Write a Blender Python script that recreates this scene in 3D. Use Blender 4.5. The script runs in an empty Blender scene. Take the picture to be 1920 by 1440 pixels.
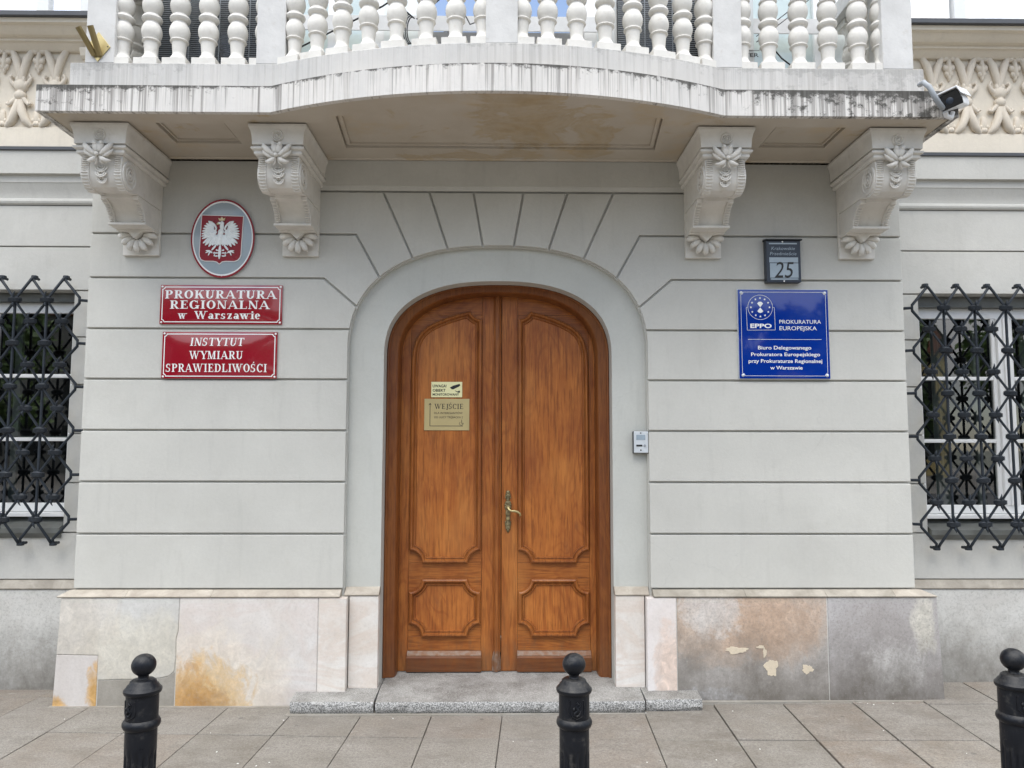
import bpy, math, random
from math import sin, cos, pi, sqrt, radians
from mathutils import Vector, Matrix, Euler
from mathutils.geometry import tessellate_polygon
rnd = random.Random(7)
S = bpy.context.scene
C = S.collection

# ------------------------------------------------------------------ camera
cam_d = bpy.data.cameras.new('camera'); cam = bpy.data.objects.new('camera', cam_d); C.objects.link(cam)
S.camera = cam
YAW, PITCH, ROLL, F = 0.01230, 0.08340, 0.0018, 1430.0
fw = Vector((sin(YAW)*cos(PITCH), cos(YAW)*cos(PITCH), sin(PITCH)))
rt = Vector((cos(YAW), -sin(YAW), 0)); up = rt.cross(fw)
r2 = rt*cos(ROLL) + up*sin(ROLL); u2 = up*cos(ROLL) - rt*sin(ROLL)
cam.matrix_world = Matrix(((r2.x, u2.x, -fw.x, .032), (r2.y, u2.y, -fw.y, -5.10), (r2.z, u2.z, -fw.z, 1.65), (0, 0, 0, 1)))
cam_d.sensor_width = 36; cam_d.lens = F/1920*36; cam_d.clip_start = .05; cam_d.clip_end = 2000

# ------------------------------------------------------------------ world, sun, exposure
CLX, CLZ = 3.26, .1
SUN_EL, SUN_AZ = radians(58), radians(200)      # azimuth clockwise from +Y: the light comes over the street, a little from the left
W = bpy.data.worlds.new('World'); S.world = W; W.use_nodes = True
wn = W.node_tree; wn.nodes.clear()
wo = wn.nodes.new('ShaderNodeOutputWorld'); bg = wn.nodes.new('ShaderNodeBackground')
sky = wn.nodes.new('ShaderNodeTexSky'); sky.sky_type = 'NISHITA'; sky.sun_disc = False
sky.sun_elevation = SUN_EL; sky.sun_rotation = SUN_AZ; sky.air_density = 1.0; sky.dust_density = .4; sky.ozone_density = 1.0
tc = wn.nodes.new('ShaderNodeTexCoord'); mp = wn.nodes.new('ShaderNodeMapping'); mp.inputs['Scale'].default_value = (1, 1, 2.2)
mp.inputs['Location'].default_value = (CLX, .0, CLZ)
cn = wn.nodes.new('ShaderNodeTexNoise'); cn.inputs['Scale'].default_value = 1.7; cn.inputs['Detail'].default_value = 7; cn.inputs['Roughness'].default_value = .55
cr = wn.nodes.new('ShaderNodeValToRGB'); cr.color_ramp.elements[0].position = .43; cr.color_ramp.elements[1].position = .55
cr.color_ramp.elements[0].color = (.0, .0, .0, 1); cr.color_ramp.elements[1].color = (1, 1, 1, 1)
mx = wn.nodes.new('ShaderNodeMix'); mx.data_type = 'RGBA'; mx.inputs[7].default_value = (1, 1, 1, 1)
L = wn.links.new
L(tc.outputs['Generated'], mp.inputs[0]); L(mp.outputs[0], cn.inputs[0]); L(cn.outputs[0], cr.inputs[0]); L(cr.outputs[0], mx.inputs[0])
sp = wn.nodes.new('ShaderNodeSeparateXYZ'); L(tc.outputs['Generated'], sp.inputs[0])       # cloud cover: brightest overhead, a third of that at the horizon
mr = wn.nodes.new('ShaderNodeMapRange'); L(sp.outputs[2], mr.inputs[0]); mr.inputs[1].default_value = 0; mr.inputs[2].default_value = 1; mr.inputs[3].default_value = 2.6; mr.inputs[4].default_value = 18.5
cc0 = wn.nodes.new('ShaderNodeCombineColor')
for i_, k_ in enumerate((.985, 1., 1.02)):
    m_ = wn.nodes.new('ShaderNodeMath'); m_.operation = 'MULTIPLY'; m_.inputs[1].default_value = k_; L(mr.outputs[0], m_.inputs[0]); L(m_.outputs[0], cc0.inputs[i_])
L(cc0.outputs[0], mx.inputs[7])
L(sky.outputs[0], mx.inputs[6]); L(mx.outputs[2], bg.inputs[0]); L(bg.outputs[0], wo.inputs[0])
bg.inputs[1].default_value = .15
sd = bpy.data.lights.new('sun', 'SUN'); sd.energy = 1.1; sd.angle = radians(40); sd.color = (1, .96, .9)
sun = bpy.data.objects.new('sun', sd); C.objects.link(sun)
d = Vector((sin(SUN_AZ)*cos(SUN_EL), cos(SUN_AZ)*cos(SUN_EL), sin(SUN_EL)))
sun.rotation_euler = d.to_track_quat('Z', 'Y').to_euler(); sun.location = d*30
S.view_settings.view_transform = 'Standard'; S.view_settings.look = 'None'; S.view_settings.exposure = 0.78; S.view_settings.gamma = 1
S.view_settings.use_curve_mapping = False

# ------------------------------------------------------------------ materials
class M:
    def __init__(s, name, rough=.6, metal=0, spec=.5):
        s.m = bpy.data.materials.new(name); s.m.use_nodes = True; s.t = s.m.node_tree
        s.b = s.t.nodes['Principled BSDF']; s.b.inputs['Roughness'].default_value = rough
        s.b.inputs['Metallic'].default_value = metal; s.b.inputs['Specular IOR Level'].default_value = spec
        s.g = None
    def node(s, k): return s.t.nodes.new('ShaderNode'+k)
    def pos(s, sc=(1, 1, 1), off=(0, 0, 0), obj=False):
        mp = s.node('Mapping'); mp.inputs['Scale'].default_value = sc; mp.inputs['Location'].default_value = off
        if obj:
            g = s.node('TexCoord'); s.t.links.new(g.outputs['Object'], mp.inputs[0])
            oi = s.node('ObjectInfo'); mu = s.node('VectorMath'); mu.operation = 'SCALE'; mu.inputs[0].default_value = (17, 9, 23)
            s.t.links.new(oi.outputs['Random'], mu.inputs['Scale']); s.t.links.new(mu.outputs[0], mp.inputs['Location'])
        else:
            g = s.node('NewGeometry'); s.t.links.new(g.outputs['Position'], mp.inputs[0])
        return mp.outputs[0]
    def noise(s, vec, scale=5, det=5, rough=.55, dist=0):
        n = s.node('TexNoise'); n.inputs['Scale'].default_value = scale; n.inputs['Detail'].default_value = det
        n.inputs['Roughness'].default_value = rough; n.inputs['Distortion'].default_value = dist
        s.t.links.new(vec, n.inputs['Vector']); return n.outputs[0]
    def vor(s, vec, scale=5, feat='F1', out='Distance'):
        n = s.node('TexVoronoi'); n.inputs['Scale'].default_value = scale; n.feature = feat
        s.t.links.new(vec, n.inputs['Vector']); return n.outputs[out]
    def ramp(s, fac, stops):
        r = s.node('ValToRGB'); e = r.color_ramp.elements
        while len(e) < len(stops): e.new(.5)
        for q, (p, c) in zip(e, stops):
            q.position = p; q.color = (c, c, c, 1) if not hasattr(c, '__len__') else (*c[:3], 1)
        s.t.links.new(fac, r.inputs[0]); return r.outputs[0]
    def val(s, sock, x):
        if hasattr(x, 'links') or hasattr(x, 'is_linked'): s.t.links.new(x, sock)
        else: sock.default_value = x if not hasattr(x, '__len__') else (*x[:3], 1)
    def mix(s, fac, a, b, mode='MIX'):
        n = s.node('Mix'); n.data_type = 'RGBA'; n.blend_type = mode
        s.val(n.inputs[0], fac); s.val(n.inputs[6], a); s.val(n.inputs[7], b); return n.outputs[2]
    def math(s, op, a, b=0, clamp=False):
        n = s.node('Math'); n.operation = op; n.use_clamp = clamp
        s.val(n.inputs[0], a); s.val(n.inputs[1], b); return n.outputs[0]
    def axis(s, vec, i):
        n = s.node('SeparateXYZ'); s.t.links.new(vec, n.inputs[0]); return n.outputs[i]
    def rng(s, x, a, b, lo=0., hi=1.):
        n = s.node('MapRange'); n.inputs[1].default_value = a; n.inputs[2].default_value = b; n.inputs[3].default_value = lo; n.inputs[4].default_value = hi
        s.t.links.new(x, n.inputs[0]); return n.outputs[0]
    def color(s, c): s.val(s.b.inputs['Base Color'], c); return s
    def rough(s, r): s.val(s.b.inputs['Roughness'], r); return s
    def bump(s, h, dist=.002, strength=1.):
        n = s.node('Bump'); n.inputs['Strength'].default_value = strength; n.inputs['Distance'].default_value = dist
        s.t.links.new(h, n.inputs['Height'])
        prev = s.b.inputs['Normal']
        if prev.is_linked: s.t.links.new(prev.links[0].from_socket, n.inputs['Normal'])
        s.t.links.new(n.outputs[0], prev); return s

def plaster(name, c, var=.06, rough=.75, dirt=.25):
    m = M(name, rough, spec=.25); p = m.pos()
    n1 = m.noise(p, 1.3, 6, .6); n2 = m.noise(p, 7, 6, .65)
    col = m.mix(m.ramp(n1, [(.35, 0), (.65, 1)]), [x*(1-var) for x in c], [min(1, x*(1+var)) for x in c])
    st = m.noise(m.pos((9, 9, 1.1)), 1.6, 6, .6)
    col = m.mix(m.math('MULTIPLY', m.ramp(st, [(.56, 0), (.74, 1)]), dirt), col, [x*.68 for x in c])
    col = m.mix(m.math('MULTIPLY', m.ramp(n2, [(.60, 0), (.72, 1)]), dirt*.8), col, [c[0]*.86, c[1]*.83, c[2]*.79])
    sp = m.vor(p, 26); col = m.mix(m.math('MULTIPLY', m.ramp(sp, [(.0, 1), (.07, 0)]), .22), col, [x*.4 for x in c])
    wv_ = m.node('VectorMath'); wv_.operation = 'ADD'; nz_ = m.node('TexNoise'); nz_.inputs['Scale'].default_value = 2.6; nz_.inputs['Detail'].default_value = 6; m.t.links.new(p, nz_.inputs['Vector'])
    sc2 = m.node('VectorMath'); sc2.operation = 'SCALE'; sc2.inputs['Scale'].default_value = .55; m.t.links.new(nz_.outputs['Color'], sc2.inputs[0]); m.t.links.new(p, wv_.inputs[0]); m.t.links.new(sc2.outputs[0], wv_.inputs[1])
    ck = m.vor(wv_.outputs[0], .95, 'DISTANCE_TO_EDGE'); mk = m.ramp(m.noise(m.pos((1, 1, 1), (5, 5, 2)), 1.1, 3), [(.52, 0), (.60, 1)])
    col = m.mix(m.math('MULTIPLY', m.math('MULTIPLY', m.ramp(ck, [(0, 1), (.004, 0)]), mk), .13), col, [x*.45 for x in c])
    rp = m.noise(m.pos((1, 1, 1.6), (8, 1, 4)), .9, 2, .4); col = m.mix(m.math('MULTIPLY', m.ramp(rp, [(.56, 0), (.575, 1)]), .10), col, [min(1, x*1.22) for x in c])
    gr_ = m.noise(p, 48, 5, .75); col = m.mix(m.math('MULTIPLY', m.ramp(gr_, [(.40, 0), (.66, 1)]), .16), col, [x*.72 for x in c])
    col = m.mix(m.math('MULTIPLY', m.ramp(m.noise(m.pos((1, 1, 1), (3, 9, 9)), 4.5, 7, .7), [(.5, 0), (.72, 1)]), .22), col, (c[0]*.80, c[1]*.79, c[2]*.76))
    m.color(col).bump(gr_, .0022, .7).bump(m.noise(p, 3.0, 3), .012, .35)
    return m.m
WALL = plaster('painted_plaster', (.515, .505, .463))
WALL2 = plaster('painted_plaster_side', (.51, .50, .463))
CREAM = plaster('cream_plaster', (.70, .635, .53), .04)
CREAM2 = plaster('cream_ornament', (.67, .60, .50), .05)
JAMB = plaster('surround_plaster', (.50, .50, .46), .05, dirt=.35)

def carved(name, c, obj=True):
    m = M(name, .8, spec=.2); p = m.pos(obj=obj)
    n = m.noise(p, 6, 6, .65)
    col = m.mix(m.ramp(n, [(.35, 0), (.7, 1)]), [x*.90 for x in c], [min(1, x*1.08) for x in c])
    n2 = m.noise(p, 16, 5, .7); col = m.mix(m.math('MULTIPLY', m.ramp(n2, [(.58, 0), (.7, 1)]), .35), col, (c[0]*.7, c[1]*.64, c[2]*.56))
    m.color(col).bump(m.noise(p, 60, 4, .6), .002, .5).bump(m.noise(p, 12, 3), .006, .3)
    return m.m
BALU = carved('balustrade_limestone', (.70, .675, .625))
PED = carved('pedestal_limestone', (.60, .59, .57), False)
CONS = carved('console_stone', (.67, .645, .595))

def comb(name, c, dirt, top, h, tint=(.62, .6, .58), line=.55):
    """weathered stone with vertical comb tooling and dirt that runs down from its top edge"""
    m = M(name, .85, spec=.2); p = m.pos()
    z = m.axis(p, 2)
    g = m.rng(z, top-h, top, 0, 1)
    fine = m.noise(m.pos((95, 20, .35)), 1, 3, .75); mid = m.noise(m.pos((30, 8, .25)), 1.3, 4, .75)
    blot = m.noise(m.pos((1, 1, 1.3)), 14, 8, .75); big = m.noise(m.pos((1, 1, .2), (4, 0, 0)), 1.1, 4, .6)
    x = m.axis(p, 0)
    side = m.rng(m.math('ABSOLUTE', m.math('SUBTRACT', x, -.55)), .2, 3.2, 0, .18)      # the ends of the slab are dirtier than its middle
    col = m.mix(m.ramp(m.noise(p, 2.2, 5, .6), [(.35, 0), (.65, 1)]), c, tint)
    col = m.mix(m.math('MULTIPLY', m.ramp(fine, [(.47, 0), (.55, .22), (.63, 1)]), m.math('MULTIPLY', m.ramp(m.noise(m.pos((2.5, 1, .4), (2, 0, 0)), 1.2, 4, .6), [(.35, .25), (.65, 1)]), line)), col, (.27, .235, .205))
    f = m.math('ADD', m.math('MULTIPLY', mid, 1.), m.math('MULTIPLY', g, .06))
    f = m.math('ADD', f, m.math('ADD', m.math('MULTIPLY', big, .30), side))
    col = m.mix(m.math('MULTIPLY', m.ramp(f, [(.76, 0), (.80, .6), (.90, 1)]), dirt*.75), col, (.09, .08, .07))
    f2 = m.math('ADD', m.math('MULTIPLY', blot, .75), m.math('MULTIPLY', m.math('POWER', g, 5.), .24))
    f2 = m.math('ADD', f2, m.math('ADD', m.math('MULTIPLY', big, .20), side))
    col = m.mix(m.math('MULTIPLY', m.ramp(f2, [(.64, 0), (.71, 1)]), dirt), col, (.05, .048, .042))
    m.color(col).bump(fine, .006, .8).bump(m.noise(p, 40, 5, .7), .004, .5)
    return m.m
SLABM = comb('balcony_slab_stone', (.70, .67, .63), .85, 3.762, .16, (.60, .58, .55), .50)
BASEM = comb('balustrade_base_stone', (.52, .51, .49), .22, 3.95, .2, (.60, .58, .55), .22)

def soffitm():
    m = M('soffit_plaster', .8, spec=.2); p = m.pos()
    n = m.noise(m.pos((1, 1.3, 1)), 2.1, 7, .62, .5); x = m.axis(p, 0)
    col = m.mix(m.ramp(m.noise(p, 3, 6, .6), [(.3, 0), (.7, 1)]), (.46, .405, .33), (.52, .47, .40))
    w = m.rng(m.math('ABSOLUTE', m.math('SUBTRACT', x, .12)), 0, .55, .17, -.04); w2 = m.rng(m.math('ABSOLUTE', m.math('SUBTRACT', x, .62)), 0, .30, .13, -.04)
    k = m.math('ADD', n, m.math('MAXIMUM', w, w2))
    tide = m.ramp(k, [(.55, 0), (.60, .5), (.64, .32), (.75, .62), (.85, .7)])
    col = m.mix(tide, col, m.mix(m.ramp(m.noise(p, 11, 6, .7), [(.35, 0), (.7, 1)]), (.34, .235, .10), (.45, .33, .17)))
    col = m.mix(m.math('MULTIPLY', m.ramp(m.noise(m.pos((1, 1, 1), (7, 3, 0)), 2.3, 6, .65), [(.54, 0), (.72, 1)]), .5), col, (.50, .36, .18))
    chip = m.noise(m.pos((1, 1, 1), (1, 8, 0)), 12, 8, .75); col = m.mix(m.math('MULTIPLY', m.ramp(chip, [(.68, 0), (.70, 1)]), .7), col, (.60, .56, .48))
    m.color(col).bump(m.noise(p, 30, 5), .003, .5); return m.m
SOFF = soffitm()

def plinthm(name, c1, c2, vein=None, stains=(), grime=0., scale=1., wet=0.):
    m = M(name, .6, spec=.35); p = m.pos()
    n = m.noise(p, 2.2*scale, 7, .62, .6)
    col = m.mix(m.ramp(n, [(.36, 0), (.64, 1)]), c1, c2)
    col = m.mix(m.math('MULTIPLY', m.ramp(m.noise(p, 8, 6, .7), [(.45, 0), (.75, 1)]), .35), col, [x*.74 for x in c1])
    if vein:
        v = m.noise(m.pos((1, 1, 2.6), (3, 1, 2)), 1.5, 6, .6, 1.6); col = m.mix(m.math('MULTIPLY', m.ramp(v, [(.40, 0), (.5, 1), (.60, 0)]), .38), col, vein)
    z = m.axis(p, 2); x = m.axis(p, 0)
    for (cc, x0, xr, z0, zr, th, amt, ns) in stains:      # patches centred on x0, z0 with an uneven edge
        dx = m.math('POWER', m.math('MULTIPLY', m.math('SUBTRACT', x, x0), 1/xr), 2.); dz = m.math('POWER', m.math('MULTIPLY', m.math('SUBTRACT', z, z0), 1/zr), 2.)
        dz = m.math('SUBTRACT', 1., m.math('SQRT', m.math('ADD', dx, dz)))
        k = m.math('ADD', m.math('MULTIPLY', dz, .5), m.math('MULTIPLY', m.noise(m.pos((1.4, 1, 1), (x0*3, 0, z0)), ns, 8, .7, .8), .75))
        inner = m.noise(m.pos((1, 1, .8), (x0, 2, 5)), 14, 6, .72, 1.2)
        cc2 = m.mix(m.ramp(inner, [(.32, 0), (.5, .4), (.72, 1)]), [q*.78 for q in cc], [min(1, q*1.3+.05) for q in cc])
        col = m.mix(m.math('MULTIPLY', m.ramp(k, [(th-.04, 0), (th+.05, .65), (th+.2, 1)]), amt), col, cc2)
    grit = m.noise(p, 62, 5, .8)
    if grime:
        k = m.math('ADD', m.rng(z, .0, .62, .46, 0), m.math('MULTIPLY', m.noise(m.pos((1, 1, .75)), 5, 9, .78), .74))
        col = m.mix(m.math('MULTIPLY', m.ramp(k, [(.44, 0), (.56, .28), (.68, .62), (.84, 1)]), grime), col, m.mix(m.ramp(m.noise(p, 3, 5, .7), [(.4, 0), (.6, 1)]), (.075, .062, .045), (.125, .112, .095)))
        sp = m.noise(m.pos((1, 1, 1), (4, 4, 4)), 38, 6, .8); col = m.mix(m.math('MULTIPLY', m.ramp(sp, [(.57, 0), (.66, 1)]), grime*.30), col, (.50, .48, .44))
        col = m.mix(m.math('MULTIPLY', m.ramp(grit, [(.5, 0), (.66, 1)]), grime*.40), col, (.13, .12, .10))
    col = m.mix(m.math('MULTIPLY', m.ramp(grit, [(.48, 0), (.68, 1)]), .22), col, [q*.62 for q in c1])
    col = m.mix(m.math('MULTIPLY', m.ramp(m.noise(m.pos((1, 1, 1), (6, 1, 8)), 17, 8, .8), [(.58, 0), (.70, 1)]), .30), col, [q*.70 for q in c1])
    m.color(col).bump(m.noise(p, 22, 6, .7), .004, .55)
    return m.m
MARB = plinthm('pale_marble_cladding', (.62, .565, .50), (.70, .67, .63), (.55, .42, .33))
MARB2 = plinthm('greyish_marble_cladding', (.50, .48, .44), (.60, .59, .56), None, [((.60, .545, .42), -2.30, .5, .34, .30, .45, .45, 2.0), ((.52, .46, .38), -2.75, .30, .55, .5, .42, .5, 3.)], .2)
MARB3 = plinthm('ochre_stained_marble', (.60, .55, .50), (.68, .65, .62), (.56, .47, .42),
                [((.66, .58, .46), -1.75, .62, .12, .52, .50, .5, 3.0), ((.57, .36, .12), -1.85, .40, .02, .42, .52, .75, 6.), ((.46, .23, .045), -1.97, .20, .02, .34, .50, .75, 8.), ((.34, .16, .03), -1.86, .26, -.02, .20, .52, .6, 9.)], .10)
MARB4 = plinthm('marble_corner_cladding', (.51, .465, .425), (.59, .555, .525), None, [((.50, .28, .07), -2.57, .085, .08, .26, .52, .95, 7.), ((.50, .28, .07), -2.83, .12, -.02, .10, .45, .9, 7.)], 0)
MORT = plinthm('grey_repair_mortar', (.36, .33, .28), (.46, .435, .385), None, (), .45)
MARB5 = plinthm('pink_marble_with_lost_paint', (.68, .62, .58), (.72, .69, .67), None, [((.60, .46, .37), 1.13, .13, .18, .42, .46, .8, 4.)], 0)
MARB6 = plinthm('peach_and_grey_weathered_stone', (.40, .37, .34), (.50, .47, .44), None,
                [((.47, .345, .25), 1.60, .75, .62, .42, .42, .75, 2.2), ((.44, .29, .19), 1.75, .50, .50, .3, .50, .6, 4.), ((.60, .59, .57), 1.40, .35, .60, .25, .56, .6, 6.),
                 ((.66, .66, .67), 1.30, .45, .0, .13, .46, .85, 14.)], .85)
MARB7 = plinthm('grey_weathered_stone', (.35, .325, .31), (.45, .43, .42), None,
                [((.56, .53, .45), 2.78, .12, .52, .30, .52, .75, 7.), ((.6, .58, .55), 2.60, .35, .22, .25, .56, .6, 11.)], .85)
SIDEPL = plinthm('side_plinth_render', (.50, .485, .45), (.60, .595, .565), None, (), .80, .8)
COPE = plinthm('plinth_coping_stone', (.34, .295, .24), (.48, .43, .36), None, (), 0, 3.)
COPE2 = plinthm('weathered_coping_stone', (.28, .25, .205), (.42, .38, .32), None, (), .0, 3.)

def wood(name, horiz=False, tint=1., dark=0.):
    m = M(name, .38, spec=.3)
    s = (1.1, 14, 16) if horiz else (16, 14, 1.1)
    s = (2.2, 30, 34) if horiz else (34, 30, 2.2)
    p = m.pos(s); pw = m.pos()
    warp = m.noise(m.pos((1.5, 2, 6) if horiz else (6, 2, 1.5)), 1.1, 3, .5)
    base = m.noise(p, 1.2, 6, .62, 1.3)
    fine = m.noise(m.pos((5, 60, 95) if horiz else (95, 60, 5)), 1.1, 4, .6)
    a = [.42*tint, .145*tint, .032*tint]; b = [.235*tint, .062*tint, .014*tint]; c = [.10*tint, .028*tint, .007*tint]
    col = m.mix(m.ramp(base, [(.30, .25), (.60, 1)]), b, a)
    ring = m.math('SINE', m.math('MULTIPLY', m.noise(m.pos((.9, 1, 3.0) if horiz else (3.0, 1, .9)), 1.0, 2, .5, .6), 95.))
    col = m.mix(m.math('MULTIPLY', m.ramp(ring, [(.2, 0), (.95, 1)]), m.math('MULTIPLY', m.ramp(m.noise(m.pos((1, 1, .3), (9, 9, 3)), 3.5, 3), [(.42, .1), (.58, 1)]), .5)), col, b)
    col = m.mix(m.math('MULTIPLY', m.ramp(fine, [(.50, 0), (.62, 1)]), .50), col, c)
    bl = m.noise(m.pos((1.4, 1, .8)), 2.6, 6, .68); col = m.mix(m.math('MULTIPLY', m.ramp(bl, [(.44, 0), (.66, 1)]), .62), col, [q*.85 for q in b])
    bl2 = m.noise(m.pos((1, 1, .5), (5, 0, 0)), 3.0, 4, .5); col = m.mix(m.math('MULTIPLY', m.ramp(bl2, [(.52, 0), (.70, 1)]), .35), col, [.52*tint, .225*tint, .062*tint])
    zf = m.rng(m.axis(pw, 2), .10, .42, .30, 0); col = m.mix(m.math('MULTIPLY', m.ramp(m.math('ADD', m.noise(m.pos((3, 3, 1)), 6, 6, .7), zf), [(.58, 0), (.82, 1)]), .45), col, (.13, .075, .04))
    sc_ = m.noise(m.pos((1, 1, .35), (2, 4, 1)), 24, 6, .8); col = m.mix(m.math('MULTIPLY', m.ramp(sc_, [(.64, 0), (.70, 1)]), .35), col, c)
    if dark: col = m.mix(dark, col, (.085, .026, .012))
    m.color(col).bump(fine, .0007, .6).bump(base, .0012, .35)
    m.rough(m.rng(bl, .3, .7, .30, .46))
    return m.m
WOODV = wood('oak_vertical'); WOODH = wood('oak_horizontal', True, .92); WOODP = wood('oak_panel', False, 1.08)
WOODM = wood('oak_moulding', False, .90, .10); WOODF = wood('oak_frame', False, .78, .42); WOODK = wood('oak_kick_board', True, .62, .42)
def wornwood():
    m = M('worn_oak_edge', .6); p = m.pos((1, 1, 1)); col = m.mix(m.ramp(m.noise(p, 30, 5), [(.4, 0), (.62, 1)]), (.20, .09, .04), (.23, .155, .11)); m.color(col); return m.m
WORN = wornwood()

def granite():
    m = M('step_granite', .75); p = m.pos(); v = m.noise(p, 130, 3, .8)
    big = m.noise(p, 2.5, 6, .6)
    col = m.mix(m.ramp(v, [(.42, 0), (.60, 1)]), (.10, .10, .095), (.50, .49, .47))
    nz = m.axis(m.node('NewGeometry').outputs['Normal'], 2)
    dirt = m.mix(m.ramp(m.noise(p, 4.5, 8, .75), [(.40, 0), (.60, 1)]), (.14, .128, .11), (.33, .32, .295))
    col = m.mix(m.math('MULTIPLY', m.ramp(nz, [(.5, 0), (.9, 1)]), .62), col, dirt)
    m.color(col).bump(v, .002, .5).bump(m.noise(p, 30, 4), .004, .5); return m.m
GRAN = granite()
def paving():
    m = M('paving_concrete', .85, spec=.25); p = m.pos()
    oi = m.node('ObjectInfo').outputs['Random']
    base = m.ramp(oi, [(0, (.20, .178, .148)), (.28, (.24, .218, .187)), (.5, (.225, .183, .145)), (.75, (.245, .226, .200)), (1, (.245, .203, .158))])
    col = m.mix(m.math('MULTIPLY', m.ramp(m.noise(p, 3.5, 7, .7), [(.38, 0), (.62, 1)]), .6), base, (.30, .28, .25))
    col = m.mix(m.math('MULTIPLY', m.ramp(m.noise(m.pos((.6, 1.2, 1), (3, 3, 0)), 5.5, 8, .75), [(.50, 0), (.58, .5), (.75, 1)]), .5), col, (.115, .098, .08))
    col = m.mix(m.math('MULTIPLY', m.ramp(m.noise(p, 130, 3, .7), [(.45, 0), (.62, 1)]), .6), col, (.12, .11, .095))
    col = m.mix(m.math('MULTIPLY', m.ramp(m.noise(m.pos((1, 1, 1), (9, 2, 0)), 1.7, 7, .65), [(.52, 0), (.72, 1)]), .55), col, (.17, .15, .13))
    col = m.mix(m.math('MULTIPLY', m.ramp(m.noise(m.pos((1, 2.2, 1), (2, 7, 0)), 9, 6, .7), [(.62, 0), (.72, 1)]), .45), col, (.45, .44, .42))
    col = m.mix(m.math('MULTIPLY', m.ramp(m.vor(p, 5.5), [(.015, 1), (.03, 0)]), .7), col, (.08, .075, .07))
    g2 = m.noise(m.pos((1, 1, 1), (5, 5, 5)), 55, 6, .8)
    col = m.mix(m.math('MULTIPLY', m.ramp(g2, [(.50, 0), (.64, 1)]), .45), col, (.10, .09, .075)); col = m.mix(m.math('MULTIPLY', m.ramp(g2, [(.32, 1), (.45, 0)]), .35), col, (.36, .34, .31))
    gum = m.vor(m.pos((1, 1, 1), (2.3, .7, 0)), 2.6); col = m.mix(m.math('MULTIPLY', m.ramp(gum, [(.035, 1), (.05, 0)]), .55), col, (.09, .085, .08))
    m.color(col).bump(g2, .003, .7).bump(m.noise(p, 8, 5), .008, .5); return m.m
PAVE = paving()
def flat(name, c, rough=.6, metal=0, var=.1, sc=8, bump=.0, spec=.5, coat=0):
    m = M(name, rough, metal, spec); p = m.pos(obj=True)
    n = m.noise(p, sc, 5, .6); m.color(m.mix(m.ramp(n, [(.3, 0), (.7, 1)]), [x*(1-var) for x in c], [min(1, x*(1+var)) for x in c]))
    m.rough(m.rng(n, .3, .7, max(.02, rough*.85), min(1, rough*1.2)))
    if bump: m.bump(m.noise(p, sc*5, 4), bump, .5)
    if coat: m.b.inputs['Coat Weight'].default_value = coat; m.b.inputs['Coat Roughness'].default_value = .03
    return m.m
BED = flat('joint_sand', (.125, .115, .10), .95, sc=30)
ASPH = flat('asphalt', (.055, .055, .058), .85, sc=20, bump=.003)
FARPAVE = flat('far_paving', (.19, .175, .155), .85, sc=3)
SOIL = flat('ground_soil', (.12, .12, .09), .95, sc=3)
IRON = flat('black_painted_iron', (.006, .007, .010), .33, sc=14, var=.3, bump=.0012, spec=.2)
def ironm():
    m = M('painted_cast_iron', .34, spec=.22); p = m.pos(obj=True); n = m.noise(p, 22, 6, .7); up_ = m.axis(m.node('NewGeometry').outputs['Normal'], 2)
    col = m.mix(m.ramp(n, [(.35, 0), (.7, 1)]), (.005, .006, .009), (.010, .011, .014))
    col = m.mix(m.math('MULTIPLY', m.ramp(m.math('ADD', m.math('MULTIPLY', up_, .18), n), [(.56, 0), (.78, 1)]), .45), col, (.075, .070, .062))
    col = m.mix(m.math('MULTIPLY', m.ramp(m.noise(p, 70, 4, .8), [(.68, 0), (.71, 1)]), .7), col, (.11, .10, .095))
    z = m.axis(m.pos(), 2); col = m.mix(m.math('MULTIPLY', m.ramp(m.math('ADD', n, m.rng(z, 0, .6, .25, 0)), [(.6, 0), (.85, 1)]), .5), col, (.09, .08, .07))
    m.color(col).rough(m.rng(n, .3, .7, .26, .5)); m.bump(m.noise(p, 110, 4, .7), .0012, .7); return m.m
IRON = ironm()
GRILLE = flat('dark_grille_iron', (.018, .023, .030), .5, sc=25, var=.25, bump=.002, spec=.3)
RED = flat('red_enamel', (.27, .006, .018), .12, var=.04, coat=.8)
WHITEE = flat('white_enamel', (.82, .82, .80), .2, var=.02)
REDM = flat('matt_red_enamel', (.25, .004, .014), .3, var=.04, spec=.3)
SILV = flat('grey_enamel', (.33, .39, .43), .2, var=.03, coat=.3)
EAGLE = flat('silver_white_relief', (.86, .90, .90), .3, var=.06, sc=40)
GOLD = flat('gilt', (.58, .47, .28), .35, metal=.3)
BLUE = flat('blue_acrylic', (.002, .028, .25), .05, var=.02, coat=.9, spec=.3)
BRASSD = flat('aged_brass', (.20, .16, .085), .42, metal=.75, var=.45, sc=60, bump=.002)
BRASS = flat('polished_brass', (.50, .41, .20), .35, metal=.7, var=.15)
BRASST = flat('dull_brass_tube', (.26, .20, .09), .45, metal=.6, var=.15)
BRASSP = flat('brass_sheet', (.50, .40, .19), .42, metal=.25, var=.05)
YEL = flat('pale_yellow_plastic', (.80, .76, .42), .4, var=.03)
BLACK = flat('black_print', (.012, .012, .012), .5)
NAVY = flat('dark_blue_metal', (.018, .026, .042), .35, sc=20)
GLZ = flat('grey_blue_plate', (.30, .36, .41), .2)
STEEL = flat('brushed_steel', (.68, .71, .73), .3, metal=.35, var=.05)
WFRAME = flat('white_window_paint', (.78, .78, .77), .35, var=.03)
INNERF = flat('grey_inner_frame', (.30, .31, .30), .5)
FLASH = flat('dark_metal_flashing', (.055, .058, .065), .45, var=.15)
SILL = flat('weathered_sill_metal', (.13, .135, .125), .55, var=.25)
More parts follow.
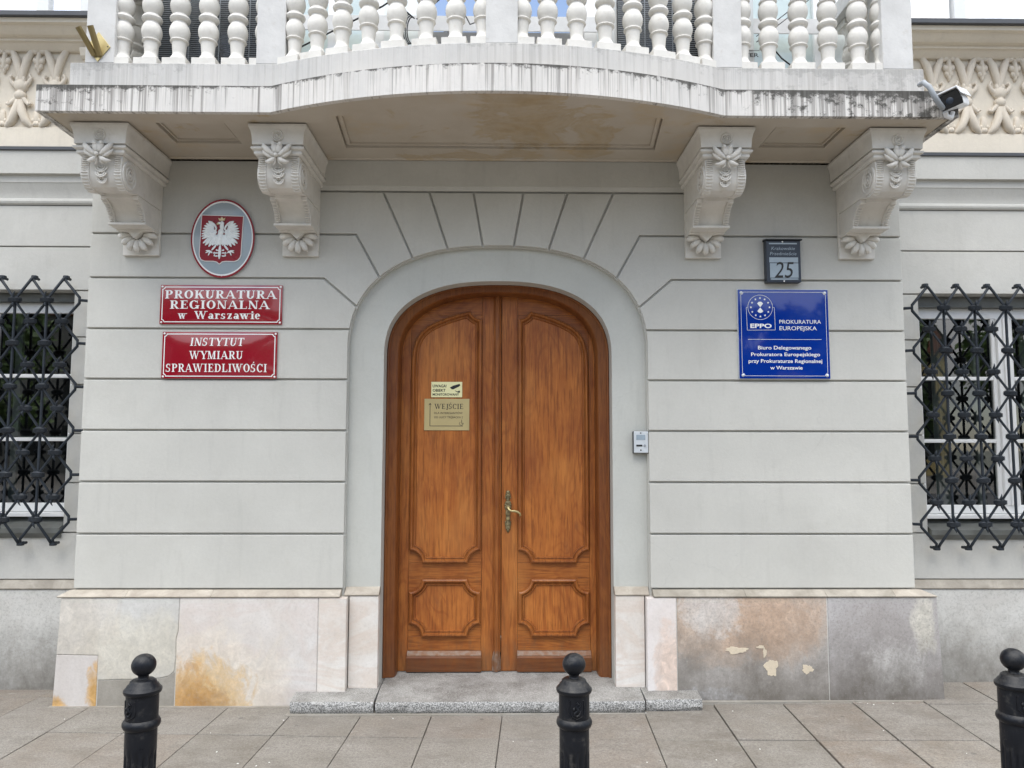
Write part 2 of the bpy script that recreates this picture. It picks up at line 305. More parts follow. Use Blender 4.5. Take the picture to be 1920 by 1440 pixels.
DARK = flat('dark_room', (.012, .014, .014), .9)
CURT = flat('pale_curtain', (.60, .62, .61), .8)
ACW = flat('ac_casing', (.55, .56, .55), .45, var=.03)
ACD = flat('ac_dark_fins', (.03, .032, .033), .5)
CAMW = flat('camera_white_plastic', (.80, .81, .83), .3)
CAMB = flat('camera_black_front', (.006, .006, .007), .12)
PIPE = flat('grey_conduit', (.28, .30, .32), .5)
PALE = flat('pale_painted_panel', (.74, .78, .77), .3, var=.05, sc=2)
YBLD = flat('yellow_render', (.62, .48, .22), .8, sc=1)
ROOFM = flat('red_roof', (.22, .08, .05), .8, sc=4)
BARK = flat('bark', (.09, .07, .05), .9, sc=9)
LITT = flat('litter_white', (.75, .74, .7), .8)
def leafm():
    m = M('leaf_green', .6); oi = m.noise(m.pos(), 1.1, 4); m.color(m.ramp(oi, [(.3, (.045, .085, .022)), (.7, (.13, .20, .055))])); return m.m
LEAF = leafm()
def glassm(name, refl, tint=(.9, .95, .95), k=1.2):
    m = bpy.data.materials.new(name); m.use_nodes = True; t = m.node_tree; t.nodes.clear()
    o = t.nodes.new('ShaderNodeOutputMaterial'); mx = t.nodes.new('ShaderNodeMixShader'); g = t.nodes.new('ShaderNodeBsdfGlossy'); tr = t.nodes.new('ShaderNodeBsdfTransparent')
    g.inputs['Roughness'].default_value = .012; g.inputs['Color'].default_value = (1, 1, 1, 1); tr.inputs[0].default_value = (*tint, 1)
    n = t.nodes.new('ShaderNodeTexNoise'); n.inputs['Scale'].default_value = 1.6; ge = t.nodes.new('ShaderNodeNewGeometry'); t.links.new(ge.outputs['Position'], n.inputs['Vector'])
    bu = t.nodes.new('ShaderNodeBump'); bu.inputs['Distance'].default_value = .004; bu.inputs['Strength'].default_value = .3; t.links.new(n.outputs[0], bu.inputs['Height']); t.links.new(bu.outputs[0], g.inputs['Normal'])
    fr = t.nodes.new('ShaderNodeFresnel'); fr.inputs[0].default_value = 1.5; ma = t.nodes.new('ShaderNodeMath'); ma.operation = 'MULTIPLY_ADD'; ma.inputs[1].default_value = k; ma.inputs[2].default_value = refl; ma.use_clamp = True
    t.links.new(fr.outputs[0], ma.inputs[0]); t.links.new(ma.outputs[0], mx.inputs[0]); t.links.new(tr.outputs[0], mx.inputs[1]); t.links.new(g.outputs[0], mx.inputs[2]); t.links.new(mx.outputs[0], o.inputs[0])
    return m
GLASS = glassm('window_glass', .10, (.55, .60, .58)); GLASSP = glassm('pale_window_glass', .03, (.92, .95, .94), .25); GLASSU = glassm('upper_window_glass', .55)

# ------------------------------------------------------------------ mesh builder
def obj(name, me, parent=None, loc=(0, 0, 0), rot=(0, 0, 0)):
    o = bpy.data.objects.new(name, me); C.objects.link(o); o.location = loc; o.rotation_euler = rot
    if parent: o.parent = parent
    return o
def tag(o, label=None, cat=None, group=None, kind=None):
    for k, v in (('label', label), ('category', cat), ('group', group), ('kind', kind)):
        if v: o[k] = v
    return o
def thing(name, label, cat, loc=(0, 0, 0), group=None, rot=(0, 0, 0)):
    return tag(obj(name, None, None, loc, rot), label, cat, group)
def add_bevel(o, w, seg=2, ang=30):
    b = o.modifiers.new('bevel', 'BEVEL'); b.width = w; b.segments = seg; b.limit_method = 'ANGLE'; b.angle_limit = radians(ang); return o
def copy_tree(o, parent=None):
    c = o.copy(); C.objects.link(c); c.parent = parent
    for ch in list(o.children): copy_tree(ch, c)
    return c
def inset(poly, d):
    """move every edge of a closed polygon (given counter-clockwise) inwards by d; d may be a list, one per edge"""
    n = len(poly); out = []
    area = sum(poly[i][0]*poly[(i+1) % n][1]-poly[(i+1) % n][0]*poly[i][1] for i in range(n))
    sg = 1 if area > 0 else -1
    dd = d if hasattr(d, '__len__') else [d]*n
    for i in range(n):
        p0, p1, p2 = Vector(poly[i-1]), Vector(poly[i]), Vector(poly[(i+1) % n])
        a = (p1-p0).normalized(); b = (p2-p1).normalized()
        na = Vector((-a.y, a.x))*sg; nb = Vector((-b.y, b.x))*sg
        da, db = dd[i-1], dd[i]
        cr_ = a.x*b.y-a.y*b.x
        if abs(cr_) < .05: q = p1+(na*da+nb*db)/2
        else:
            A = p1+na*da; B = p1+nb*db; t = ((B-A).x*b.y-(B-A).y*b.x)/cr_; q = A+a*t
        out.append((q.x, q.y))
    return out
PL = {'xz': lambda u, v, w: (u, w, v), 'xy': lambda u, v, w: (u, v, w), 'yz': lambda u, v, w: (w, u, v)}
class MB:
    def __init__(s): s.v = []; s.f = []
    def add(s, vs, fs):
        k = len(s.v); s.v += [tuple(p) for p in vs]; s.f += [tuple(i+k for i in f) for f in fs]; return s
    def box(s, x0, x1, y0, y1, z0, z1):
        v = [(x, y, z) for z in (z0, z1) for y in (y0, y1) for x in (x0, x1)]
        return s.add(v, [(0, 2, 3, 1), (4, 5, 7, 6), (0, 1, 5, 4), (2, 6, 7, 3), (0, 4, 6, 2), (1, 3, 7, 5)])
    def prism(s, poly, plane, lo, hi, holes=()):
        m = PL[plane]; rings = [list(poly)]+[list(h) for h in holes]
        flat_ = [p for r in rings for p in r]; n = len(flat_)
        tri = tessellate_polygon([[Vector((a, b, 0)) for a, b in r] for r in rings])
        v = [m(a, b, lo) for a, b in flat_]+[m(a, b, hi) for a, b in flat_]
        f = []
        if holes:
            for t in tri: f.append(tuple(t)); f.append(tuple(i+n for i in reversed(t)))
        else: f = [tuple(range(n)), tuple(range(2*n-1, n-1, -1))]
        k = 0
        for r in rings:
            for i in range(len(r)):
                a, b = k+i, k+(i+1) % len(r); f.append((a, b, b+n, a+n))
            k += len(r)
        return s.add(v, f)
    def lathe(s, prof, c=(0, 0, 0), seg=24, ax='z', a0=0, a1=2*pi, flute=None):
        full = abs(a1-a0-2*pi) < 1e-6; n = seg if full else seg+1; v = []
        for r, h in prof:
            for i in range(n):
                a = a0+(a1-a0)*i/seg; rr = r
                if flute and flute[1] <= h <= flute[2]: rr = r-flute[3]*(.5+.5*cos(a*flute[0]))**2
                x, y = rr*cos(a), rr*sin(a)
                v.append((c[0]+x, c[1]+y, c[2]+h) if ax == 'z' else (c[0]+x, c[1]-h, c[2]+y) if ax == 'y' else (c[0]+h, c[1]+x, c[2]+y))
        f = []
        for j in range(len(prof)-1):
            for i in range(seg):
                a, b = j*n+i, j*n+(i+1) % n; f.append((a, b, b+n, a+n))
        return s.add(v, f)
    def tube(s, path, r, seg=8, caps=True):
        P = [Vector(p) for p in path]; R = r if hasattr(r, '__len__') else [r]*len(P); v = []; up_ = None
        for i, p in enumerate(P):
            t = (P[min(i+1, len(P)-1)]-P[max(i-1, 0)]).normalized()
            if up_ is None: up_ = t.orthogonal().normalized()
            up_ = (up_-t*up_.dot(t)).normalized(); q = t.cross(up_)
            for k in range(seg):
                a = 2*pi*k/seg; v.append(p+(up_*cos(a)+q*sin(a))*R[i])
        f = [(j*seg+i, j*seg+(i+1) % seg, (j+1)*seg+(i+1) % seg, (j+1)*seg+i) for j in range(len(P)-1) for i in range(seg)]
        if caps: f += [tuple(range(seg-1, -1, -1)), tuple(range((len(P)-1)*seg, len(P)*seg))]
        return s.add(v, f)
    def ell(s, c, r, rot=(0, 0, 0), seg=10, rings=6):
        m = Euler(rot).to_matrix(); v = []; c = Vector(c)
        for j in range(rings+1):
            th = pi*j/rings
            for i in range(seg):
                a = 2*pi*i/seg; v.append(c+m@Vector((r[0]*sin(th)*cos(a), r[1]*sin(th)*sin(a), r[2]*cos(th))))
        return s.add(v, [(j*seg+i, j*seg+(i+1) % seg, (j+1)*seg+(i+1) % seg, (j+1)*seg+i) for j in range(rings) for i in range(seg)])
    def sweep(s, path, prof, y0, inner=None):
        """closed path in x,z; prof = (inward offset, height towards the viewer)"""
        n = len(path); v = []
        for d_, h in prof: v += [(a, y0-h, b) for a, b in inset(path, d_)]
        f = [(j*n+i, j*n+(i+1) % n, (j+1)*n+(i+1) % n, (j+1)*n+i) for j in range(len(prof)-1) for i in range(n)]
        return s.add(v, f)
    def strip(s, rows):
        n = len(rows[0]); v = [p for r in rows for p in r]
        return s.add(v, [(j*n+i, j*n+i+1, (j+1)*n+i+1, (j+1)*n+i) for j in range(len(rows)-1) for i in range(n-1)])
    def mesh(s, name, mat, smooth=None):
        me = bpy.data.meshes.new(name); me.from_pydata(s.v, [], s.f); me.materials.append(mat)
        import bmesh
        bm = bmesh.new(); bm.from_mesh(me); bmesh.ops.remove_doubles(bm, verts=bm.verts, dist=1e-5); bmesh.ops.recalc_face_normals(bm, faces=bm.faces); bm.to_mesh(me); bm.free()
        if smooth is not None:
            for p in me.polygons: p.use_smooth = True
            me.set_sharp_from_angle(angle=radians(smooth))
        me.update(); return me
    def build(s, name, mat, parent=None, loc=(0, 0, 0), smooth=None, bevel=0, rot=(0, 0, 0)):
        o = obj(name, s.mesh(name, mat, smooth), parent, loc, rot)
        if bevel: add_bevel(o, bevel)
        return o

# ------------------------------------------------------------------ lettering
def font_text(mb, string, x0, x1, z0, capz, y, shear=0, bold=0, thick=.0008):
    """sans lettering fitted between x0..x1, baseline z0, capital height capz, front face at y"""
    cu = bpy.data.curves.new('t', 'FONT'); cu.body = string; cu.size = 1; cu.resolution_u = 3; cu.offset = bold
    o = bpy.data.objects.new('t', cu); C.objects.link(o)
    dg = bpy.context.evaluated_depsgraph_get(); dg.update(); me = bpy.data.meshes.new_from_object(o.evaluated_get(dg))
    cu2 = bpy.data.curves.new('t2', 'FONT'); cu2.body = 'H'; cu2.size = 1; o2 = bpy.data.objects.new('t2', cu2); C.objects.link(o2)
    dg = bpy.context.evaluated_depsgraph_get(); dg.update(); m2 = bpy.data.meshes.new_from_object(o2.evaluated_get(dg)); cap = max(v.co.y for v in m2.vertices)
    xs = [v.co.x+shear*v.co.y for v in me.vertices]; a, b = min(xs), max(xs)
    vs = [(x0+(v.co.x+shear*v.co.y-a)/(b-a)*(x1-x0), y, z0+v.co.y/cap*capz) for v in me.vertices]
    mb.add(vs, [tuple(p.vertices) for p in me.polygons])
    bpy.data.objects.remove(o); bpy.data.objects.remove(o2); bpy.data.curves.remove(cu); bpy.data.curves.remove(cu2); bpy.data.meshes.remove(me); bpy.data.meshes.remove(m2)

def glyph(ch, T=.20, t=.075, sf=.07):
    """a serif letter as a list of polygons, capital height 1, and its advance"""
    P = []; low = ch.islower(); X = .70 if low else 1.
    def q(*p): P.append(list(p))
    def rect(a, b, c, d): q((a, b), (c, b), (c, d), (a, d))
    def ser(x, w, z, out=.10): rect(x-out, z, x+w+out, z+sf) if z < .5 else rect(x-out, z-sf, x+w+out, z)
    def stem(x, w=None, z0=0, z1=None, b=1, u=1):
        w = T if w is None else w; z1 = X if z1 is None else z1; rect(x, z0, x+w, z1)
        if b: ser(x, w, z0)
        if u: ser(x, w, z1) if z1 >= .5 else rect(x-.10, z1-sf, x+w+.1, z1)
    def diag(x0, z0, x1, z1, w): q((x0, z0), (x0+w, z0), (x1+w, z1), (x1, z1))
    def ring(cx, cz, rx, rz, a0, a1, T_=None, t_=None):
        T_ = T if T_ is None else T_; t_ = t if t_ is None else t_; n = 14; o, i = [], []
        for k in range(n+1):
            a = radians(a0+(a1-a0)*k/n); o.append((cx+rx*cos(a), cz+rz*sin(a))); i.append((cx+(rx-T_)*cos(a), cz+(rz-t_)*sin(a)))
        for k in range(n): P.append([o[k], o[k+1], i[k+1], i[k]])
    c = ch.upper() if ch in 'wWsSzZ' else ch
    if ch in 'wW':
        k = X; w = .26 if low else .36
        diag(w*.9, 0, 0, k, T*.9); diag(w*.95, 0, w*1.7, k, t); diag(w*2.3, 0, w*1.5, k, T*.9); diag(w*2.35, 0, w*3.2, k, t)
        for x in (-.06, w*1.3, w*2.95): rect(x, k-sf, x+.38, k)
        adv = w*3.2+.28
    elif ch in 'sSŚ':
        k = X; rx = .27 if not low else .21; rz = .27*k
        ring(rx+.03, k-rz, rx, rz+.01, 35, 262, T*.85); ring(rx+.03, rz, rx+.03, rz+.01, 82, -145, T*.85)
        rect(2*rx-.02, k-.30*k, 2*rx+.04, k); rect(.0, 0, .06, .30*k)
        if ch == 'Ś': q((.28, 1.08), (.36, 1.08), (.50, 1.26), (.36, 1.26))
        adv = 2*rx+.22
    elif ch in 'zZ':
        k = X; rect(.02, k-t, .50, k); rect(.02, 0, .52, t); diag(.02, 0, .32, k, T); rect(.02, k-.2, .07, k); rect(.47, 0, .52, .2); adv = .64
    elif ch == 'I': stem(.12); adv = .50
    elif ch == 'i': stem(.10, T*.9); ring(.10+T*.45, .90, .11, .11, 0, 360, .11, .11); adv = .40
    elif ch in 'PRB':
        stem(.10); rect(.2, 1-t, .48, 1); rect(.2, .46, .48, .46+t); ring(.46, .73, .28, .27, -90, 90)
        if ch == 'R': q((.34, .48), (.54, .48), (.84, .0), (.62, .0)); rect(.62, 0, .92, sf)
        adv = .92 if ch == 'R' else .84
    elif ch == 'O': ring(.44, .5, .43, .52, 0, 360, T*1.05); adv = .94
    elif ch == 'C': ring(.44, .5, .43, .52, 42, 318, T*1.05); rect(.72, .66, .78, .98); adv = .88
    elif ch == 'G': ring(.44, .5, .43, .52, 42, 318, T*1.05); rect(.72, .66, .78, .98); rect(.66, .02, .66+T, .42); rect(.56, .42-sf, .96, .42); adv = 1.0
    elif ch == 'D': stem(.10); rect(.2, 1-t, .42, 1); rect(.2, 0, .42, t); ring(.40, .5, .46, .5, -90, 90, T*1.05); adv = .96
    elif ch == 'K': stem(.10); diag(.28, .42, .66, 1, t*1.1); q((.38, .52), (.56, .68), (.90, 0), (.66, 0)); rect(.56, 1-sf, .88, 1); rect(.58, 0, .98, sf); adv = .98
    elif ch == 'U': stem(.10, z0=.3, b=0); rect(.68, .3, .68+t, 1); ser(.68, t, 1, .12); ring(.10+(.58+t)/2, .32, (.58+t)/2, .34, 180, 360, T*.9); adv = .94
    elif ch == 'A': diag(.04, 0, .40, 1, t); q((.36, 1), (.52, 1), (.92, 0), (.70, 0)); rect(.20, .28, .70, .28+t); rect(-.06, 0, .22, sf); rect(.60, 0, 1.02, sf); adv = 1.0
    elif ch == 'T': rect(.30, 0, .30+T, 1); rect(.18, 0, .62, sf); rect(.0, 1-t, .80, 1); rect(.0, .74, .055, 1); rect(.745, .74, .80, 1); adv = .84
    elif ch == 'E': stem(.10); rect(.2, 1-t, .68, 1); rect(.2, 0, .72, t); rect(.2, .48, .52, .48+t); rect(.63, .74, .68, 1); rect(.67, 0, .72, .28); rect(.49, .38, .54, .64); adv = .82
    elif ch == 'L': stem(.10); rect(.2, 0, .72, t); rect(.66, 0, .72, .3); adv = .80
    elif ch == 'N': rect(.10, 0, .10+t, 1); rect(-.02, 0, .30, sf); rect(.74, 0, .74+t, 1); rect(.62, 1-sf, .94, 1); q((.02, 1), (.26, 1), (.815, 0), (.62, 0)); adv = .98
    elif ch == 'M': rect(.10, 0, .10+t, 1); rect(-.02, 0, .30, sf); rect(.82, 0, .82+T, 1); rect(.72, 0, 1.12, sf); q((.08, 1), (.30, 1), (.60, 0), (.44, 0)); diag(.50, 0, .82, 1, t); rect(.0, 1-sf, .2, 1); rect(.9, 1-sf, 1.12, 1); adv = 1.18
    elif ch == 'Y': q((.0, 1), (.24, 1), (.54, .42), (.34, .42)); diag(.44, .42, .76, 1, t); rect(.34, 0, .34+T, .46); rect(.24, 0, .64, sf); rect(-.08, 1-sf, .34, 1); rect(.62, 1-sf, .94, 1); adv = .88
    elif ch == 'J': rect(.22, .1, .22+T, 1); rect(.12, 1-sf, .54, 1); ring(.22, .06, T, .26, 180, 360, T*.7); adv = .54
    elif ch == 'a': ring(.24, .20, .23, .21, 0, 360, T*.85); rect(.36, 0, .36+T*.9, .5); rect(.5, 0, .62, sf); ring(.30, .46, .24, .24, 0, 150, T*.8); adv = .66
    elif ch == 'e': ring(.30, .35, .29, .37, 0, 318, T*.95); rect(.1, .34, .56, .34+t); adv = .64
    elif ch == 'r': stem(.10, T*.9); ring(.42, .48, .16, .22, 20, 180, .10, .10); ring(.50, .58, .09, .09, 0, 360, .09, .09); adv = .62
    elif ch == ' ': adv = .55
    else: adv = .5
    return P, adv
def serif(mb, string, x0, x1, z0, capz, y, shear=0, T=.20, t=.075):
    x = 0; polys = []
    for ch in string:
        P, a = glyph(ch, T, t)
        polys += [[(u+x, v) for u, v in p] for p in P]; x += a+.06
    xs = [u+shear*v for p in polys for u, v in p]; a, b = min(xs), max(xs)
    for i, p in enumerate(polys):
        k = len(mb.v); yy = y-.00003*(i % 9)
        mb.add([(x0+(u+shear*v-a)/(b-a)*(x1-x0), yy, z0+v*capz) for u, v in p], [tuple(range(len(p)))])

# ------------------------------------------------------------------ ground
def gz(x): return .0 if x < .3 else .0125*(min(x, 5.)-.3)
def pt_rot(u, v):   # paving runs a couple of degrees off the wall
    return (u+.045*v, v-.047*u)
pm = MB()
xs = [-40, -6, -2, 0, .3, 1, 2, 3, 4, 5, 40]
pm.strip([[(x, y, gz(x)-.016) for x in xs] for y in (-7, -3.9, -1, .8)])
pav = tag(pm.build('pavement', BED), kind='structure')
cols = [-4.37, -3.93, -3.48, -3.03, -2.58, -2.135, -1.70, -1.26, -.825, -.39, .045, .485, .93, 1.385, 1.83, 2.28, 2.74, 3.20, 3.65, 4.10, 4.55]
rows = [.62, .0, -.605, -1.205, -1.81, -2.42, -3.02, -3.62]
for j in range(len(rows)-1):
    for i in range(len(cols)-1):
        gp = .0025 if cols[i] < 1.2 else .0055
        if cols[i+1] < .95 and cols[i] > -1.2 and j == 0: continue
        a, b = cols[i]+gp, cols[i+1]-gp; c_, d_ = rows[j+1]+gp, rows[j]-gp
        cx, cy = (a+b)/2, (c_+d_)/2; dz = rnd.uniform(-.0015, .0015); tx, ty = rnd.uniform(-.004, .004), rnd.uniform(-.003, .003)
        vs = []
        for zz in (-.05, 0):
            for (u, v) in ((a, c_), (b, c_), (b, d_), (a, d_)):
                X_, Y_ = pt_rot(u, v); vs.append((X_, Y_, gz(X_)+dz+zz+(u-cx)*tx+(v-cy)*ty))
        mb = MB(); mb.add(vs, [(3, 2, 1, 0), (4, 5, 6, 7), (0, 1, 5, 4), (1, 2, 6, 5), (2, 3, 7, 6), (3, 0, 4, 7)])
        mb.build('paving_slab', PAVE, pav, bevel=.003)
fp = MB(); fp.strip([[(x, y, gz(x)-.001) for x in (-40, -8, 0, .3, 5, 40)] for y in (-7, -3.65)])
tag(fp.build('near_pavement', FARPAVE), kind='structure')
for sx0, sx1 in ((-40, -4.5), (4.75, 40)):
    fp = MB(); fp.add([(sx0, -3.64, gz(sx0)-.001), (sx1, -3.64, gz(sx1)-.001), (sx1, .8, gz(sx1)-.001), (sx0, .8, gz(sx0)-.001)], [(0, 1, 2, 3)])
    tag(fp.build('side_pavement', FARPAVE), kind='structure')
kb = MB(); kb.box(-40, 40, -7.15, -7.0, -.2, .012); tag(kb.build('kerb', GRAN, bevel=.01), kind='structure')
rd = MB(); rd.add([(-90, -24, -.12), (90, -24, -.12), (90, -7.15, -.12), (-90, -7.15, -.12)], [(0, 1, 2, 3)]); tag(rd.build('road', ASPH), kind='structure')
gd = MB(); gd.add([(-500, -500, -.16), (500, -500, -.16), (500, 60, -.16), (-500, 60, -.16)], [(0, 1, 2, 3)]); tag(gd.build('ground', SOIL), kind='structure')
sq = MB(); sq.add([(-90, -60, -.1), (90, -60, -.1), (90, -24, -.1), (-90, -24, -.1)], [(0, 1, 2, 3)]); tag(sq.build('square', FARPAVE), kind='structure')

# doorstep: three granite slabs
stp = thing('doorstep', 'low grey granite step in three slabs before the wooden double door', 'step', (0, 0, 0))
def stepslab(x0, x1, y0, mat=GRAN):
    n = max(3, int((x1-x0)/.04)); mb = MB(); rr = random.Random(int(x0*100)); r_ = []
    xsl = [x0+(x1-x0)*i/n for i in range(n+1)]
    prof = [(y0+.004, .012), (y0, .03), (y0+.001, .062), (y0+.008, .074), (.0, .096), (.42, .108)]
    for (yy, zz) in prof:
        row = []
        for i, x in enumerate(xsl):
            j = (rr.uniform(-.004, .004) if zz < .09 else 0); k = rr.uniform(0, .012) if zz == .012 else rr.uniform(-.0015, .0015)
            xe = x
            if i in (0, n) and zz < .09: xe = x+(.004 if i == 0 else -.004)
            row.append((xe, yy+j, zz+k+gz(x)*.4))
        r_.append(row)
    mb.strip(r_)
    for e in (0, n): mb.add([r[e] for r in r_]+[(xsl[e], .42, -.02), (xsl[e], y0+.01, -.02)], [tuple(range(len(r_)+2))])
    mb.add([r_[0][i] for i in range(n+1)]+[(x, y0+.03, -.02) for x in reversed(xsl)], [tuple(range(2*n+2))])
    return mb.build('granite_slab', mat, stp, smooth=35)
stepslab(-1.285, -.762, -.212); stepslab(-.756, .928, -.213); stepslab(.933, 1.292, -.19)
b_ = MB(); b_.prism([(-1.30, -.24), (1.32, -.22), (1.32, -.1), (-1.30, -.1)], 'xy', -.01, .006); b_.build('mortar_bed', MORT, stp)

# ------------------------------------------------------------------ building
bld = thing('building', 'pale grey plastered palace front with rusticated blocks, arched doorway and stone balcony', 'building')
def arch(a, top, sp, z0, n=28, e=2.45, x0=0.):
    """points of an arched opening from bottom left over the top to bottom right"""
    pts = [(x0-a, z0)]
    for i in range(n+1):
        th = pi-pi*i/n; cx, sz = cos(th), sin(th)
        pts.append((x0+a*math.copysign(abs(cx)**(2/e), cx), sp+(top-sp)*abs(sz)**(2/e)))
    pts.append((x0+a, z0)); return pts
OUT = arch(1.005, 3.017, 2.30, .0, 48, 2.4)
def arch_x(z): return 1.005*(1-((z-2.30)/.717)**2.4)**(1/2.4) if z > 2.30 else 1.005
def arch_z(x): return 2.30+.717*(1-(abs(x)/1.005)**2.4)**(1/2.4)
def arch_seg(xa, xb, n=8): return [(xa+(xb-xa)*i/n, arch_z(xa+(xb-xa)*i/n)) for i in range(n+1)]
HWL, HWR = 2.768, 2.768
# core wall behind the blocks, with the doorway arch cut out
core = MB(); o_ = [(-HWL+.008, 0), (-1.005, 0)]+OUT[1:-1]+[(1.005, 0), (HWR-.008, 0), (HWR-.008, 3.75), (-HWL+.008, 3.75)]
core.prism(o_, 'xz', .022, .07); core.box(-HWL+.008, -1.2, .07, .75, 0, 4.0); core.box(1.2, HWR-.008, .07, .75, 0, 4.0); core.box(-1.2, 1.2, .07, .75, 3.1, 4.0)
core.build('wall_core', WALL, bld)
sur = MB(); IN = arch(.775, 2.79, 2.27, 0., 48, 2.45)
sur.prism([(-1.21, 0)]+IN+[(1.21, 0), (1.21, 3.099), (-1.21, 3.099)], 'xz', .0605, .42)
sur.build('door_surround', JAMB, bld)
ZS = [.725, 1.082, 1.422, 1.762, 2.103, 2.443, 2.79, 3.094]
def block(poly, mat=WALL, y0=0., y1=.03, d=.0065):
    mb = MB(); mb.prism(inset(poly, d), 'xz', y0, y1); return mb.build('wall_block', mat, bld, bevel=.0045)
for sgn, HW in ((-1, HWL), (1, HWR)):
    def mir(p): return [(sgn*x, z) for x, z in p]
    for a, b in zip(ZS[:5], ZS[1:5]): block(mir([(-HW, a), (-1.004, a), (-1.004, b), (-HW, b)]))
    block(mir([(-HW, 2.103), (-1.004, 2.103), (-1.004, 2.30)]+[(-arch_x(z), z) for z in (2.35, 2.40, 2.443)]+[(-HW, 2.443)]))
    xA, xB, xC, xD = .953, .803, .580, .343
    zs = [2.443+(arch_z(xA)-2.443)*i/5 for i in range(6)]
    block(mir([(-HW, 2.443)]+[(-arch_x(z), z) for z in zs]+[(-1.18, 2.79), (-HW, 2.79)]))
    block(mir([(-HW, 2.79), (-1.18, 2.79)]+arch_seg(-xA, -xB)+[(-.968, 3.094), (-HW, 3.094)]))
    block(mir([(-HW, 3.094), (-.968, 3.094)]+arch_seg(-xB, -xC)+[(-.790, 3.395), (-1.30, 3.395), (-1.30, 3.66), (-HW, 3.66)]))
    block(mir([(-.790, 3.395)]+arch_seg(-xC, -xD)+[(-.474, 3.395)]))
    block(mir([(-.474, 3.395)]+arch_seg(-xD, -.105)+[(-.172, 3.395)]))
block([(-.172, 3.395)]+arch_seg(-.105, .105)+[(.172, 3.395)])
lb = MB(); lb.prism([(-.02, 3.425), (-.032, 3.425), (-.032, 3.66), (.03, 3.66), (.03, 3.40), (-.008, 3.40)], 'yz', -1.31, 1.37); lb.build('lintel_band', WALL, bld)

# plinth
def plin(x0, x1, z0, z1, mat, y=-.05, dep=.08, name='plinth_stone', poly=None, bev=.004):
    mb = MB(); mb.prism(poly or [(x0+.0015, z0), (x1-.0015, z0), (x1-.0015, z1), (x0+.0015, z1)], 'xz', y, y+dep); return mb.build(name, mat, bld, bevel=bev)
PT = .678
plin(0, 0, 0, 0, MARB2, poly=[(-2.555, .165), (-2.40, .17), (-2.25, .168), (-2.15, .18), (-2.10, .19), (-2.068, .22), (-2.062, .30), (-2.064, .42), (-2.052, .47), (-2.050, PT), (-2.81, PT), (-2.822, .325), (-2.555, .32)], y=-.052)
plin(0, 0, 0, 0, MARB4, poly=[(-2.835, -.02), (-2.558, -.02), (-2.558, .317), (-2.823, .322)], y=-.050)
plin(0, 0, 0, 0, MORT, poly=[(-2.552, -.02), (-2.062, -.02), (-2.063, .215), (-2.10, .186), (-2.15, .176), (-2.25, .164), (-2.40, .166), (-2.552, .161)], y=-.0485)
plin(0, 0, 0, 0, MARB3, poly=[(-2.056, -.02), (-1.157, -.02), (-1.157, PT), (-2.046, PT), (-2.048, .47), (-2.060, .42), (-2.057, .30)], y=-.052)
plin(-1.154, -.972, -.02, PT, MARB, y=-.053)
plin(.972, 1.165, -.02, PT, MARB5, y=-.053)
plin(1.168, 2.150, -.02, PT, MARB6, y=-.050)
plin(0, 0, 0, 0, MARB7, poly=[(2.154, -.02), (2.90, -.02), (2.873, PT), (2.154, PT)], y=-.051)
for s_ in (-1, 1): plin(min(s_*.775, s_*.969), max(s_*.775, s_*.969), -.02, PT+.002, MARB, y=.004, dep=.2)
# flaked patches on the right stones
fl = MB()
def blob(mb, cx, cz, rx, rz, y, th, seed, n=34):
    r_ = random.Random(seed); ph = [r_.uniform(0, 6) for _ in range(4)]
    def q(a): return .82+.14*sin(3*a+ph[0])+.10*sin(5*a+ph[1])+.07*sin(11*a+ph[2])+r_.uniform(-.05, .05)
    pts = []
    for i in range(n):
        a = 2*pi*i/n; k = q(a); pts.append((cx+rx*cos(a)*k, cz+rz*sin(a)*k))
    mb.prism(pts, 'xz', y-th, y)
FLK = plinthm('flaked_pale_stone', (.58, .50, .38), (.66, .56, .42))
blob(fl, 1.55, .345, .082, .026, -.0495, .004, 1); blob(fl, 1.71, .365, .03, .012, -.0495, .003, 5); blob(fl, 1.735, .33, .014, .035, -.0495, .003, 8)
blob(fl, 1.775, .235, .05, .062, -.0495, .003, 2); blob(fl, 2.01, .225, .042, .032, -.0495, .003, 3)
tag(fl.build('flaked_patch', FLK, bld, bevel=.002), kind='stuff')
for (a, b, yy) in ((-2.80, -.975, -.0465), (.975, 2.865, -.0465)): gr = MB(); gr.box(a, b, yy, .0, -.02, PT-.002); gr.build('joint_mortar', MARB2, bld)
# coping stones: sloping top
def cope(x0, x1, mat, yw=0., yf=-.056, z0=PT+.003, z1=.726, m0=0., m1=0.):
    mb = MB(); prof = [(yw+.02, z0), (yf, z0), (yf-.004, z0+.008), (yw-.006, z1-.004), (yw+.02, z1-.002)]
    vs = []
    for (x, m_) in ((x0, m0), (x1, m1)): vs += [(x+m_*(yw-y), y, z) for y, z in prof]
    n = len(prof); mb.add(vs, [tuple(range(n)), tuple(range(2*n-1, n-1, -1))]+[(i, (i+1) % n, (i+1) % n+n, i+n) for i in range(n)])
    return mb.build('coping_stone', mat, bld)
for a, b, mt in ((-2.775, -2.40, COPE), (-2.398, -1.85, COPE), (-1.848, -1.02, COPE), (1.02, 1.62, COPE2), (1.622, 2.15, COPE2), (2.152, 2.60, COPE2), (2.602, 2.79, COPE)):
    cope(a, b, mt, m0=-1. if a == -2.775 else 0, m1=1.4 if b == 2.79 else 0)
for s_ in (-1, 1):
    a, b = sorted((s_*.775, s_*1.0)); cope(a, b, COPE, .055, .0, .682, .735)
